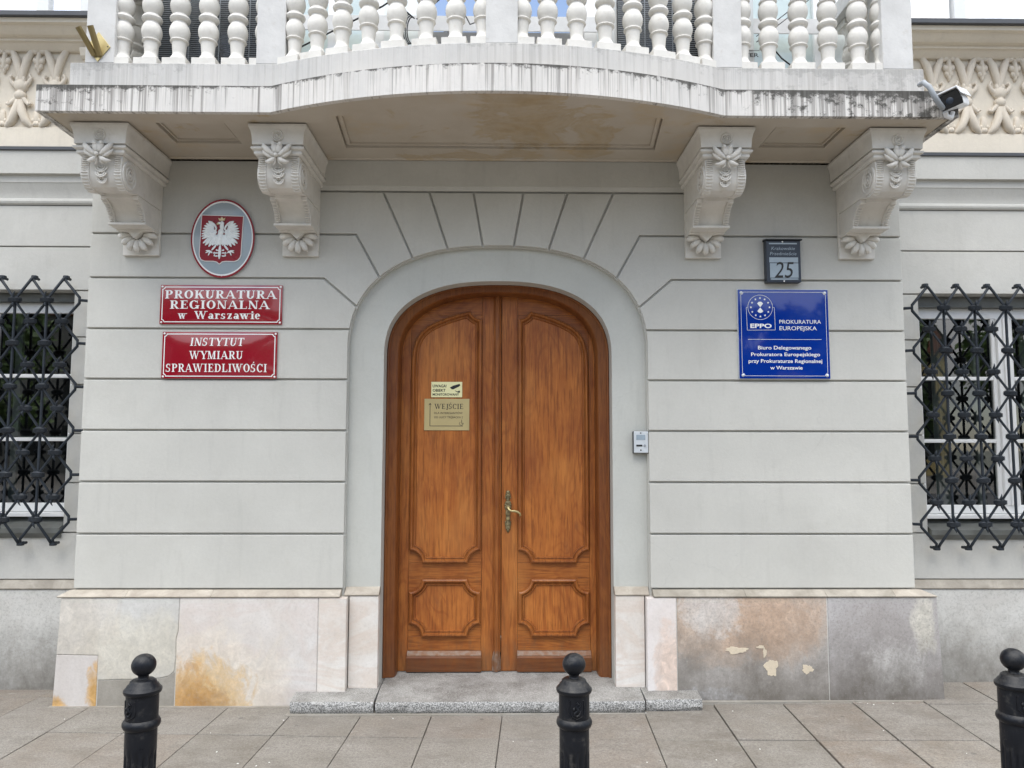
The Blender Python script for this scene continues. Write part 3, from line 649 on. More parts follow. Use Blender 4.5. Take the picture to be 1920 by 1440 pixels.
# small crack lines above left plinth are part of its joints; thin dirt line at the foot of the wall
ft = MB(); ft.prism([(-2.85, -.075), (-1.3, -.085), (-1.3, -.04), (-2.85, -.04)], 'xy', -.01, .004); ft.prism([(1.31, -.08), (2.93, -.07), (2.93, -.04), (1.31, -.04)], 'xy', -.01, .03)
tag(ft.build('mortar_fillet', MORT, bld), kind='stuff')

# side walls with window openings
YS = .32
WINL = (-4.42, -3.03); WINR = (3.04, 4.43); WZ0, WZ1 = 1.03, 2.765
GR = [.733, 1.055, 1.40, 1.745, 2.09, 2.43, 2.765, 3.084, 3.39]
for sgn, (wa, wb) in ((-1, WINL), (1, WINR)):
    xi = HWL-.01; xo = 8.5
    a_, b_ = sorted((abs(wa), abs(wb)))
    rects = []
    for i in range(len(GR)-1):
        z0, z1 = GR[i], GR[i+1]
        if z1 <= WZ0+.06 or z0 >= WZ1-.01: rects.append((xi-.02, xo, z0, z1))
        else: rects.append((xi-.02, a_, z0, z1)); rects.append((b_, xo, z0, z1))
    for (x0, x1, z0, z1) in rects:
        p = sorted((sgn*x0, sgn*x1)); pl = [(p[0], z0), (p[1], z0), (p[1], z1), (p[0], z1)]
        ds = [.006, .006 if not (x0 < 3 and x1 == xo) else .0, .006, .006]
        mb = MB(); mb.prism([(p[0], z0+.005), (p[1], z0+.005), (p[1], z1-.005), (p[0], z1-.005)], 'xz', YS, YS+.03); mb.build('wall_block', WALL2, bld, bevel=.003)
    mb = MB(); u0, u1 = sorted((sgn*(xi-.05), sgn*xo)); h0, h1 = sorted((sgn*a_, sgn*b_))
    mb.prism([(u0, 0), (u1, 0), (u1, 6.5), (u0, 6.5)], 'xz', YS+.022, YS+.40, holes=[[(h0, WZ0), (h1, WZ0), (h1, WZ1), (h0, WZ1)], [(h0, 4.74), (h1, 4.74), (h1, 6.4), (h0, 6.4)]])
    mb.build('side_wall', WALL2, bld)
    mb = MB(); mb.box(u0, u1, YS-.02, YS+.03, -.03, .668); mb.build('side_plinth', SIDEPL, bld, bevel=.003)
    nn = 5; xx = [u0+(u1-u0)*i/nn for i in range(nn+1)]
    for i in range(nn): cope(xx[i]+.001, xx[i+1]-.001, COPE2, YS, YS-.026, .671, .735)
    # string course, flashing, plain band, frieze, cornice
    v0, v1 = sorted((sgn*(xi+.002), sgn*xo))
    mb = MB(); mb.prism([(YS-.07, 3.60), (YS-.075, 3.765), (YS+.03, 3.765), (YS+.03, 3.39), (YS-.006, 3.39), (YS-.016, 3.40), (YS-.02, 3.413), (YS-.016, 3.427), (YS-.005, 3.437), (YS-.006, 3.46), (YS-.018, 3.50), (YS-.035, 3.54), (YS-.04, 3.545), (YS-.04, 3.598)], 'yz', v0, v1)
    mb.build('string_course', WALL2, bld, smooth=20)
    mb = MB(); mb.prism([(YS-.088, 3.766), (YS-.088, 3.792), (YS+.02, 3.80), (YS+.02, 3.766)], 'yz', v0, v1); mb.build('flashing', FLASH, bld, bevel=.003)
    mb = MB(); mb.box(v0, v1, YS-.012, YS+.03, 3.80, 3.965); mb.build('plain_band', CREAM, bld, bevel=.003)
    mb = MB(); mb.box(v0, v1, YS+.005, YS+.03, 3.965, 4.62); mb.build('frieze_ground', CREAM, bld)
    w0, w1 = sorted((sgn*2.86, sgn*xo))
    mb = MB(); mb.prism([(.30, 4.535), (.285, 4.545), (.255, 4.575), (.235, 4.58), (.235, 4.60), (.20, 4.605), (.17, 4.625), (.15, 4.65), (.12, 4.655), (.115, 4.685), (.36, 4.685), (.36, 4.535)], 'yz', w0, w1); mb.build('window_cornice', CREAM, bld, smooth=20)
    mb = MB(); mb.prism([(.085, 4.686), (.085, 4.722), (.36, 4.755), (.36, 4.686)], 'yz', w0+(0 if sgn > 0 else 0), w1); mb.build('cornice_flashing', FLASH, bld, bevel=.003)
    e0, e1 = sorted((sgn*2.93, sgn*3.02))
    mb = MB(); mb.box(e0, e1, YS-.045, YS+.02, 3.97, 4.46); mb.prism([(YS-.05, 4.46), (YS-.07, 4.48), (YS-.085, 4.52), (YS-.085, 4.535), (YS+.02, 4.535), (YS+.02, 4.46)], 'yz', e0-.02, e1+.02); mb.build('end_pilaster', CREAM, bld, bevel=.006)

# ground floor windows
def window(x0, x1, z0, z1, yf, sgn):
    fr = MB(); xm = (x0+x1)/2; W_ = .055
    def bar(a, b, c, d, y=yf, dep=.05): fr.box(a, b, y, y+dep, c, d)
    bar(x0, x0+W_, z0, z1); bar(x1-W_, x1, z0, z1); bar(x0+W_, x1-W_, z1-.075, z1); bar(x0+W_, x1-W_, z0, z0+.06, yf-.012, .06)
    bar(xm-.05, xm+.05, z0+.06, z1-.075, yf-.02, .07); fr.box(xm-.013, xm+.013, yf-.034, yf-.0205, z0+.06, z1-.075)
    f = fr.build('window_frame', WFRAME, bld, bevel=.004)
    for (a, b) in ((x0+W_, xm-.05), (xm+.05, x1-W_)):
        s_ = MB(); s_.box(a, a+.028, yf+.004, yf+.04, z0+.06, z1-.075); s_.box(b-.028, b, yf+.004, yf+.04, z0+.06, z1-.075); s_.build('sash', WFRAME, f, bevel=.003)
        zz = [z0+.06, 1.705, 2.165, z1-.075]
        for q in (1, 2): g = MB(); g.box(a+.028, b-.028, yf+.006, yf+.036, zz[q]-.013, zz[q]+.013); g.build('glazing_bar', WFRAME, f, bevel=.003)
        for q in range(3):
            g = MB(); zb = zz[q]+(.013 if q else 0); zt = zz[q+1]-(.013 if q < 2 else 0)
            g.add([(a+.028, yf+.02, zb), (b-.028, yf+.02, zb), (b-.028, yf+.02, zt), (a+.028, yf+.02, zt)], [(0, 1, 2, 3)]); g.build('pane', GLASS, f)
    inn = MB()
    for xx in (x0+.10, xm-.12, xm+.10, x1-.16): inn.box(xx, xx+.05, yf+.17, yf+.20, z0+.03, z1-.04)
    for zz_ in (1.70, 2.16): inn.box(x0+.1, x1-.1, yf+.175, yf+.195, zz_, zz_+.03)
    inn.build('inner_casement', INNERF, f, bevel=.003)
    cu = MB()
    for xa in ((x0+.30, xm+.30) if sgn > 0 else (xm-.34, x0+.1)):
        rows_ = [[(xa+.12*i/14, yf+.26+.012*sin(i*1.7), z) for i in range(15)] for z in (z0+.02, z1)]; cu.strip(rows_)
    cu.build('curtain', INNERF, f, smooth=60)
    rm = MB(); rm.box(x0-.3, x1+.3, yf+.9, yf+.92, z0-.3, z1+.3); rm.box(x0-.3, x1+.3, yf+.3, yf+.92, z1+.05, z1+.07); rm.box(x0-.3, x1+.3, yf+.3, yf+.92, z0-.1, z0-.08); rm.build('dark_interior', DARK, f)
    sl = MB(); sl.prism([(YS-.035, z0-.135), (YS-.035, z0-.10), (yf-.005, z0-.03), (yf+.05, z0-.03), (yf+.05, z0-.17), (YS-.01, z0-.17)], 'yz', x0-.0+.008, x1-.008); sl.build('window_sill', SILL, f, bevel=.002)
    dr = MB(); dr.box(x0+.005, x1-.005, YS+.03, yf, z0-.028, z0-.002); dr.build('drip_sill', WFRAME, f, bevel=.003)
    hd = MB(); hd.box(x0+.004, x1-.004, yf-.05, yf+.06, z1+.002, WZ1-.004); hd.build('window_head', SILL, f)
    return f
window(WINL[0], WINL[1], 1.19, 2.70, .46, -1); window(WINR[0], WINR[1], 1.18, 2.685, .46, 1)

# wrought iron grilles
kn = MB(); kn.ell((0, 0, 0), (.047, .026, .027), seg=14, rings=8)
for i in range(5): kn.tube([(.047*cos(a), -.0265*sin(a), -.012+.006*i) for a in [pi*k/8 for k in range(9)]], .0022, 5)
KN = kn.mesh('knob', GRILLE, 40)
bu = MB()
for s_ in (1, -1):
    bu.tube([(0, -.012, s_*.018), (-.004, -.018, s_*.032), (.002, -.018, s_*.046), (.006, -.012, s_*.06)], [.008, .008, .005, .001], 6)
bu.tube([(0, -.010, -.03), (0, -.010, .03)], .006, 6)
BU = bu.mesh('leaf_bud', GRILLE, 50)
HD_ = .2215
def grille(x_edge, sgn, zt, yg=.20):
    zr = [zt-.1515*k for k in range(11)]   # rows of knots
    n = 7
    base = MB(); hooks = [r for r in range(0, 11, 2)]
    base.tube([(x_edge+sgn*n*HD_, yg, zr[0]), (x_edge+sgn*(n*HD_+.05), YS+.02, zr[0])], 0.0102, 8)
    g = base.build('window_grille', GRILLE, bld, smooth=40)
    for r in hooks:
        base = MB(); base.tube([(x_edge, yg, zr[r]), (x_edge-sgn*.045, yg+.02, zr[r]), (x_edge-sgn*.05, YS+.02, zr[r])], 0.0102, 8)
        base.build('wall_hook', GRILLE, g, smooth=40)
        base = MB(); xe = x_edge+sgn*n*HD_; base.tube([(xe, yg, zr[r]), (xe+sgn*.05, YS+.02, zr[r])], 0.0102, 8); base.build('wall_hook', GRILLE, g, smooth=40)
    def X(h): return x_edge+sgn*HD_*h      # h in half steps allowed
    # zigzag bars: each weaves between neighbouring columns
    for j in range(n+1):
        for side in ((1,) if j == 0 else (-1,) if j == n else (1, -1)):
            pts = [];
            # odd rows (0,2,..) sit at whole steps, even rows at half steps
            for r in range(11):
                pts.append((X(j if r % 2 == 0 else j+.5*side), zr[r]))
            off = .006*side
            path = [(X(j+.5*side), yg+.075, zt+.162), (X(j+.5*side), yg+.02, zt+.168), (X(j+.5*side), yg+off, zt+.150)]
            for k, (x, z) in enumerate(pts):
                if j in (0, n) and k % 2 == 0:
                    path += [(x, yg+off, z+.02), (x, yg+off, z-.02)]
                else: path.append((x, yg+off, z))
            zb = zr[10]-.135
            path += [(X(j+.46*side), yg+off, zb), (X(j+.46*side), yg+.02, zb-.028), (X(j+.46*side), yg+.08, zb-.03)]
            t = MB(); t.tube(path, 0.0102, 8); t.build('lattice_bar', GRILLE, g, smooth=50)
    for j in range(1, n): t = MB(); t.tube([(X(j), yg+.002, zr[0]+.03), (X(j), yg+.002, zr[10]-.03)], .0095, 8); t.build('upright_bar', GRILLE, g, smooth=50)
    for r in range(11):
        if r % 2 == 0: hs = list(range(1, n))
        else: hs = [k+.5 for k in range(n)]
        for h in hs:
            o = obj('knob', KN, g, (X(h), yg, zr[r]), (0, rnd.uniform(-.06, .06), 0))
            if r % 2 == 1 or r in (0, 10): obj('leaf_bud', BU, g, (X(h), yg-.004, zr[r]), (0, rnd.uniform(-.15, .15), 0))
    for j in range(n):
        t = MB(); x = X(j+.5); t.box(x-.018, x+.018, yg+.01, yg+.045, zt+.150, zt+.180); t.box(x-.018, x+.022, yg+.01, yg+.045, zr[10]-.180, zr[10]-.152); t.build('bar_hook', GRILLE, g, bevel=.006)
    return g
grille(-2.930, -1, 2.672); grille(2.932, 1, 2.642)

# frieze relief
def ornament():
    mb = MB(); e = mb.ell
    # upward leaves
    for s_ in (-1, 1):
        mb.tube([(0, -.008, .35), (s_*.018, -.016, .43), (s_*.04, -.018, .51), (s_*.07, -.012, .575), (s_*.105, -.008, .60)], [.020, .026, .028, .022, .010], 8)
        mb.tube([(s_*.03, -.01, .31), (s_*.062, -.02, .335), (s_*.078, -.022, .37), (s_*.066, -.018, .392), (s_*.054, -.012, .378)], [.020, .016, .012, .011, .006], 8)
        mb.tube([(s_*.02, -.012, .22), (s_*.05, -.016, .19), (s_*.072, -.022, .165), (s_*.088, -.022, .175), (s_*.08, -.02, .195)], [.020, .018, .014, .012, .006], 8)
        mb.tube([(s_*.006, -.012, .2), (s_*.022, -.02, .12), (s_*.05, -.016, .05), (s_*.085, -.008, .012), (s_*.105, 0, .004)], [.026, .032, .030, .022, .008], 8)
        e((s_*.122, -.004, .085), (.022, .016, .055), (0, s_*.15, 0)); e((s_*.118, -.006, .03), (.022, .018, .022)); e((s_*.10, -.006, .055), (.012, .014, .018))
    e((0, -.008, .315), (.056, .036, .052)); e((-.022, -.014, .35), (.016, .022, .04)); e((.022, -.014, .35), (.016, .022, .04)); e((0, -.012, .24), (.044, .036, .040)); e((0, -.008, .275), (.036, .026, .012))
    e((0, -.010, .185), (.038, .026, .035)); e((0, -.012, .165), (.012, .03, .04))
    return mb
def pendant():
    mb = MB(); e = mb.ell
    for s_ in (-1, 1):
        e((s_*.026, -.012, .575), (.034, .024, .024)); e((s_*.022, -.012, .50), (.022, .022, .030), (0, s_*.5, 0)); e((s_*.014, -.012, .455), (.016, .018, .026), (0, s_*.4, 0))
    e((0, -.016, .50), (.018, .026, .07)); e((0, -.012, .435), (.012, .018, .034)); e((0, -.014, .545), (.016, .022, .03))
    return mb
ORN = ornament().mesh('frieze_ornament', CREAM2, 60); PEN = pendant().mesh('frieze_pendant', CREAM2, 60)
for sgn, start in ((-1, -3.245), (1, 3.215)):
    k = -1 if sgn < 0 else 1
    for i in range(0, 18):
        x = start+k*.2475*i
        obj('frieze_ornament', ORN, bld, (x, YS+.006, 3.963)); 
        xp = x+k*.124; obj('frieze_pendant', PEN, bld, (xp, YS+.006, 3.963))

# ------------------------------------------------------------------ door
WF = MB(); prof = [(-.012, .425), (-.012, .20), (.0, .190), (.008, .184), (.016, .188), (.020, .197), (.066, .200), (.074, .205), (.082, .222), (.086, .24), (.088, .345)]
rws = []
for dd_, yy in prof:
    a = arch(.775-dd_, 2.792-.68*dd_, 2.27, .104, 48, 2.45); rws.append([(x, yy, z) for x, z in a])
WF.strip(rws); WF.build('door_frame', WOODF, bld, smooth=35)
def arc(cx, cz, r, a0, a1, n=7): return [(cx+r*cos(radians(a0+(a1-a0)*i/n)), cz+r*sin(radians(a0+(a1-a0)*i/n))) for i in range(n+1)]
def panel_up():   # left leaf, counter-clockwise seen from the street
    p = []
    p += arc(-.617, .847, .088, 0, 90)[::1][::-1]          # placeholder order fixed below
    return p
R_ = .088
XA, XB = -.617, -.118
TOPC = [(-.09, 2.643), (-.14, 2.636), (-.205, 2.624), (-.285, 2.606), (-.365, 2.580), (-.43, 2.554), (-.495, 2.522), (-.535, 2.492), (-.568, 2.455), (-.592, 2.412), (-.608, 2.355), (-.615, 2.29), (-.617, 2.20), (-.617, 2.05)]
def corner(cx, cz, qx, qz, d, n=8):
    """hollow corner of a panel: arc about (cx, cz), the panel lying on the side qx, qz; ordered from the upright side to the level side"""
    R = R_+d; t0 = math.acos(min(1, d/R)); t1 = math.asin(d/R)
    return [(cx+qx*R*cos(t0+(t1-t0)*i/n), cz+qz*R*sin(t0+(t1-t0)*i/n)) for i in range(n+1)]
def path_up(d):
    p = corner(XA, .847, 1, 1, d)+corner(XB, .847, -1, 1, d)[::-1]
    p += [(XB-d, z) for z in (1.3, 1.8, 2.2)]
    R = R_+d; c = (XB, 2.655)
    top = []
    for i in range(len(TOPC)):
        a, b = Vector(TOPC[max(i-1, 0)]), Vector(TOPC[min(i+1, len(TOPC)-1)]); t = (b-a).normalized(); top.append((TOPC[i][0]-t.y*d, TOPC[i][1]+t.x*d))
    fine = []
    for a, b in zip(top, top[1:]): fine += [(a[0]+(b[0]-a[0])*k/12, a[1]+(b[1]-a[1])*k/12) for k in range(12)]
    fine = [q for q in fine if math.hypot(q[0]-c[0], q[1]-c[1]) >= R]
    a0 = 360-math.degrees(math.acos(-d/R)); q0 = fine[0]; a1 = math.degrees(math.atan2(q0[1]-c[1], q0[0]-c[0])) % 360
    p += [(c[0]+R*cos(radians(a0+(a1-a0)*i/6)), c[1]+R*sin(radians(a0+(a1-a0)*i/6))) for i in range(7)]
    L_ = [0]
    for a, b in zip(fine, fine[1:]): L_.append(L_[-1]+math.hypot(b[0]-a[0], b[1]-a[1]))
    for k in range(1, 19):
        t = L_[-1]*k/18; i = max(i for i in range(len(L_)) if L_[i] <= t+1e-9); p.append(fine[i])
    return p+[(XA+d, 1.7), (XA+d, 1.3)]
def path_low(d):
    a, b, c0, c1 = -.614, -.120, .345, .738
    return corner(a, c0, 1, 1, d)+corner(b, c0, -1, 1, d)[::-1]+corner(b, c1, -1, -1, d)+corner(a, c1, 1, -1, d)[::-1]
MIRX = .026
def mirp(p): return [(MIRX-x, z) for x, z in reversed(p)]
yL = .330
mprof = [(0, -.006), (0, .016), (.003, .026), (.011, .031), (.019, .029), (.025, .018), (.028, .012), (.031, .011), (.034, .017), (.040, .016), (.044, .008), (.046, .001), (.050, -.006)]
for side in ('left', 'right'):
    f_ = (lambda p: p) if side == 'left' else mirp
    sx = (lambda a, b: (a, b)) if side == 'left' else (lambda a, b: (MIRX-b, MIRX-a))
    lf = MB(); a, b = sx(-.700, -.622)
    lf.box(a, b, yL, yL+.05, .110, 2.78); a, b = sx(-.113, .006 if side == 'left' else -.0); lf.box(a, b, yL, yL+.05, .110, 2.78)
    leaf = lf.build('door_leaf', WOODV, bld, bevel=.0015)
    for (z0, z1) in ((.110, .246), (.2475, .344), (.3455, .7405), (.742, .846), (.8475, 2.60), (2.6015, 2.78)):
        rl = MB(); a, b = sx(-.6205, -.1145); rl.box(a, b, yL+.001, yL+.045, z0, z1)
        rl.build('rail', WOODH, leaf, bevel=.001)
    for P_ in (path_up, path_low):
        pn = MB(); pn.prism(f_(P_(.044)), 'xz', yL-.004, yL+.01); pn.build('panel', WOODP, leaf)
        mo = MB(); rr_ = [f_(P_(d_)) for d_, h_ in mprof]; rr_ = [r0_+[r0_[0]] for r0_ in rr_]
        mo.strip([[(x, yL-h_, z) for x, z in r0_] for r0_, (d_, h_) in zip(rr_, mprof)]); mo.build('panel_moulding', WOODM, leaf, smooth=28)
    a, b = sx(-.626, -.110)
    kbm = MB(); kbm.prism([(yL-.034, .112), (yL-.034, .206), (yL-.024, .216), (yL-.024, .221), (yL-.004, .246), (yL+.002, .242), (yL+.002, .112)], 'yz', a, b); kbm.build('kick_board', WOODK, leaf, bevel=.0015)
    wv = MB(); wv.prism([(yL-.0252, .2165), (yL-.0252, .2220), (yL-.0045, .2475), (yL-.0035, .2465)], 'yz', a+.003, b-.003); wv.build('worn_edge', WORN, leaf)
    # worn tops of the lower mouldings
    for zc in (.847, .345):
        wm = MB(); x0_, x1_ = sx(-.617+.095, -.118-.095)
        wm.prism([(yL-.0235, zc+.020), (yL-.0150, zc+.0262), (yL-.0130, zc+.0262), (yL-.0150, zc+.020)], 'yz', x0_, x1_); wm.build('worn_edge', WORN, leaf)
# the cover strip where the leaves meet
cv = MB()
cpr = [(-.034, 0), (-.034, .010), (-.028, .014), (-.024, .010), (-.020, .012), (-.016, .022), (-.006, .027), (.004, .022), (.008, .012), (.012, .010), (.016, .014), (.022, .010), (.022, 0)]
cv.strip([[(x, yL-h, .24) for x, h in cpr], [(x, yL-h, 2.76) for x, h in cpr]]); cs_ = cv.build('cover_strip', WOODM, bld, smooth=25)
ft_ = MB(); ft_.strip([[(x*1.05-.0, yL-h*1.25-.002, .112) for x, h in cpr], [(x*1.15, yL-h*1.4-.003, .18) for x, h in cpr], [(x*.85, yL-h*1.2-.002, .235) for x, h in cpr], [(x*.6, yL-h*1.-.0, .252) for x, h in cpr]]); ft_.build('strip_foot', WORN, cs_, smooth=50)
# handle
hp = MB(); 
for (z, rx, rz) in ((1.335, .012, .016), (1.312, .017, .016), (1.285, .011, .02), (1.262, .018, .018), (1.232, .020, .028), (1.19, .015, .032), (1.15, .014, .03), (1.115, .018, .03), (1.09, .015, .02), (1.072, .009, .016)): hp.ell((.072, yL-.004, z), (rx*1.25, .007, rz), seg=12)
for (x, z, r) in ((.060, 1.325, .006), (.084, 1.325, .006), (.056, 1.30, .007), (.088, 1.30, .007), (.053, 1.25, .007), (.091, 1.25, .007), (.056, 1.13, .007), (.088, 1.13, .007), (.060, 1.085, .006), (.084, 1.085, .006), (.072, 1.30, .007), (.072, 1.16, .006), (.072, 1.11, .008)): hp.ell((x, yL-.008, z), (r, .006, r), seg=8)
HPL = hp.build('handle_plate', BRASSD, leaf, smooth=60)
hl = MB(); hl.lathe([(.0, .048), (.010, .048), (.013, .040), (.010, .03), (.010, .004)], (.073, yL, 1.236), 14, 'y')
hl.tube([(.073, yL-.040, 1.234), (.080, yL-.050, 1.218), (.095, yL-.054, 1.210), (.115, yL-.054, 1.210), (.138, yL-.052, 1.204), (.155, yL-.048, 1.192), (.160, yL-.044, 1.180), (.152, yL-.042, 1.176)], [.008, .008, .007, .009, .009, .008, .007, .004], 10)
hl.build('lever_handle', BRASS, leaf, smooth=60)
cyl = MB(); cyl.lathe([(0, .016), (.009, .016), (.009, 0)], (.072, yL, 1.155), 12, 'y'); cyl.build('lock_cylinder', BRASS, leaf, smooth=40)

# ------------------------------------------------------------------ balcony
def slabline(y0, bulge, cut=1.33, n=28, off=0.):
    Rr = (cut*cut+bulge*bulge)/(2*bulge); yc = y0-bulge+Rr; pts = []
    for i in range(n+1):
        x = -cut+2*cut*i/n; y = yc-sqrt(Rr*Rr-x*x); y = y
        pts.append((x, y))
    # soften the hollow where curve meets straight
    return pts
def outline(y0, bulge, xl, xr, yb, cut=1.33):
    return [(xl, yb), (xl, y0)]+[(-cut-.012, y0), (-cut+.004, y0-.003)]+slabline(y0, bulge, cut)[1:-1]+[(cut-.004, y0-.003), (cut+.012, y0)]+[(xr, y0), (xr, yb)]
SL = outline(-.775, .293, -2.695, 2.722, -.002)
sb = MB(); sb.prism(SL, 'xy', 3.600, 3.760, holes=[list(reversed(inset(SL, .035)))])
rim_in = outline(-.700, .285, -2.62, 2.645, -.0021, 1.30)
rim = MB(); rim.prism(inset(SL, 0), 'xy', 3.612, 3.6315); 
slab = sb.build('balcony_slab', SLABM, bld, bevel=.006)
# underside: drip rim, soffit boards with recessed panels
lip = MB(); lip.prism(inset(SL, .034), 'xy', 3.6425, 3.758); lip.build('slab_core', SOFF, slab)
cpan = [(-1.02, -.235)]+[(x, y) for x, y in [(-.965, -.705)]]+[(x, -.905+ (x*x)/(2*3.0)*1.02) for x in [-.96+1.92*i/20 for i in range(21)]][1:-1]+[(.985, -.705), (1.05, -.225)]
cpan[0] = (-1.0, -.235)
cpan[-1] = (1.03, -.225)
lpan = [(-2.08, -.29), (-2.08, -.60), (-1.66, -.60), (-1.66, -.29)]; rpan = [(1.70, -.28), (1.70, -.60), (2.13, -.60), (2.13, -.28)]
sof = MB(); si = inset(SL, .0355); si = [(x, min(y, -.036)) for x, y in si]
sof.prism(si, 'xy', 3.608, 3.6312, holes=[cpan, lpan, rpan]); sof.build('soffit', SOFF, slab)
for pp in (cpan, lpan, rpan):
    ip = inset(pp, .035 if pp is cpan else .022)
    fr = MB(); fr.prism(inset(pp, .012), 'xy', 3.619, 3.6312, holes=[ip]); fr.build('panel_frame', SOFF, slab)
    fr = MB(); fr.prism(inset(pp, .001), 'xy', 3.6315, 3.642); fr.build('soffit_panel', SOFF, slab)
sw = MB(); sw.prism([(-.0005, 3.60), (-.05, 3.60), (-.062, 3.613), (-.0005, 3.613)], 'yz', -2.62, 2.62); sw.build('soffit_wall_strip', SOFF, slab)
bsl = outline(-.690, .265, -2.555, 2.575, .05)
bc = MB(); bc.prism(bsl, 'xy', 3.7605, 3.938); bco = bc.build('base_course', BASEM, slab, bevel=.005)
BFX = [(-2.47, -2.298, -.700, 'l'), (-1.452, -1.280, -.700, 'c'), (-.070, .112, -.962, 'm'), (1.302, 1.474, -.700, 'c'), (2.330, 2.515, -.700, 'r')]
for (a, b, yf, k) in BFX:
    pm_ = MB(); pm_.box(a, b, yf+.012, yf+.18, 3.9385, 4.59); pm_.build('pedestal', PED, slab, bevel=.004)
prb = [(0, .040), (.060, .040), (.060, .041), (.061, .048), (.057, .055), (.047, .068), (.040, .082), (.0375, .086), (.038, .10), (.0425, .150), (.044, .163), (.052, .167), (.055, .172), (.053, .177), (.045, .181), (.048, .188), (.0555, .203), (.060, .222), (.0605, .238), (.056, .260), (.047, .278), (.041, .286), (.041, .293), (.050, .298), (.057, .305), (.0605, .315)]
full = prb+[(r, .63-h) for r, h in reversed(prb[:-1])]
bal = MB(); bal.lathe(full, seg=24); bal.box(-.071, .071, -.071, .071, 0, .0405); bal.box(-.071, .071, -.071, .071, .5895, .63)
BALM = bal.mesh('baluster', BALU, 35)
zb = 3.9385
def balu(x, y, rz=0): return obj('baluster', BALM, slab, (x, y, zb), (0, 0, rz+rnd.uniform(-.03, .03)))
for x in (-2.285, -2.115, -1.945, -1.77, -1.592, -1.425): balu(x, -.612)
for x in (1.497, 1.665, 1.850, 2.030, 2.215, 2.36): balu(x, -.612)
Rb = (1.33**2+.265**2)/(2*.265)
def by(x): return (-.955+Rb)-sqrt((Rb-.078)**2-x*x)
for x in (-1.235, -1.085, -.925, -.762, -.592, -.416, -.245, -.085, .135, .287, .458, .628, .796, .960, 1.115, 1.262):
    balu(x, by(x), math.asin(x/Rb))
for sx_ in (-2.385, 2.42):
    for y in (-.44, -.27, -.10): balu(sx_, y, 0)
rl_ = outline(-.71, .265, -2.575, 2.595, .05); rin = outline(-.50, .265, -2.27, 2.30, .0501)
rail = MB(); rail.prism(rl_, 'xy', 4.5905-.02+.0, 4.68, holes=[list(reversed([(x, min(y, .04)) for x, y in rin]))]); rail.build('handrail', PED, slab, bevel=.008)

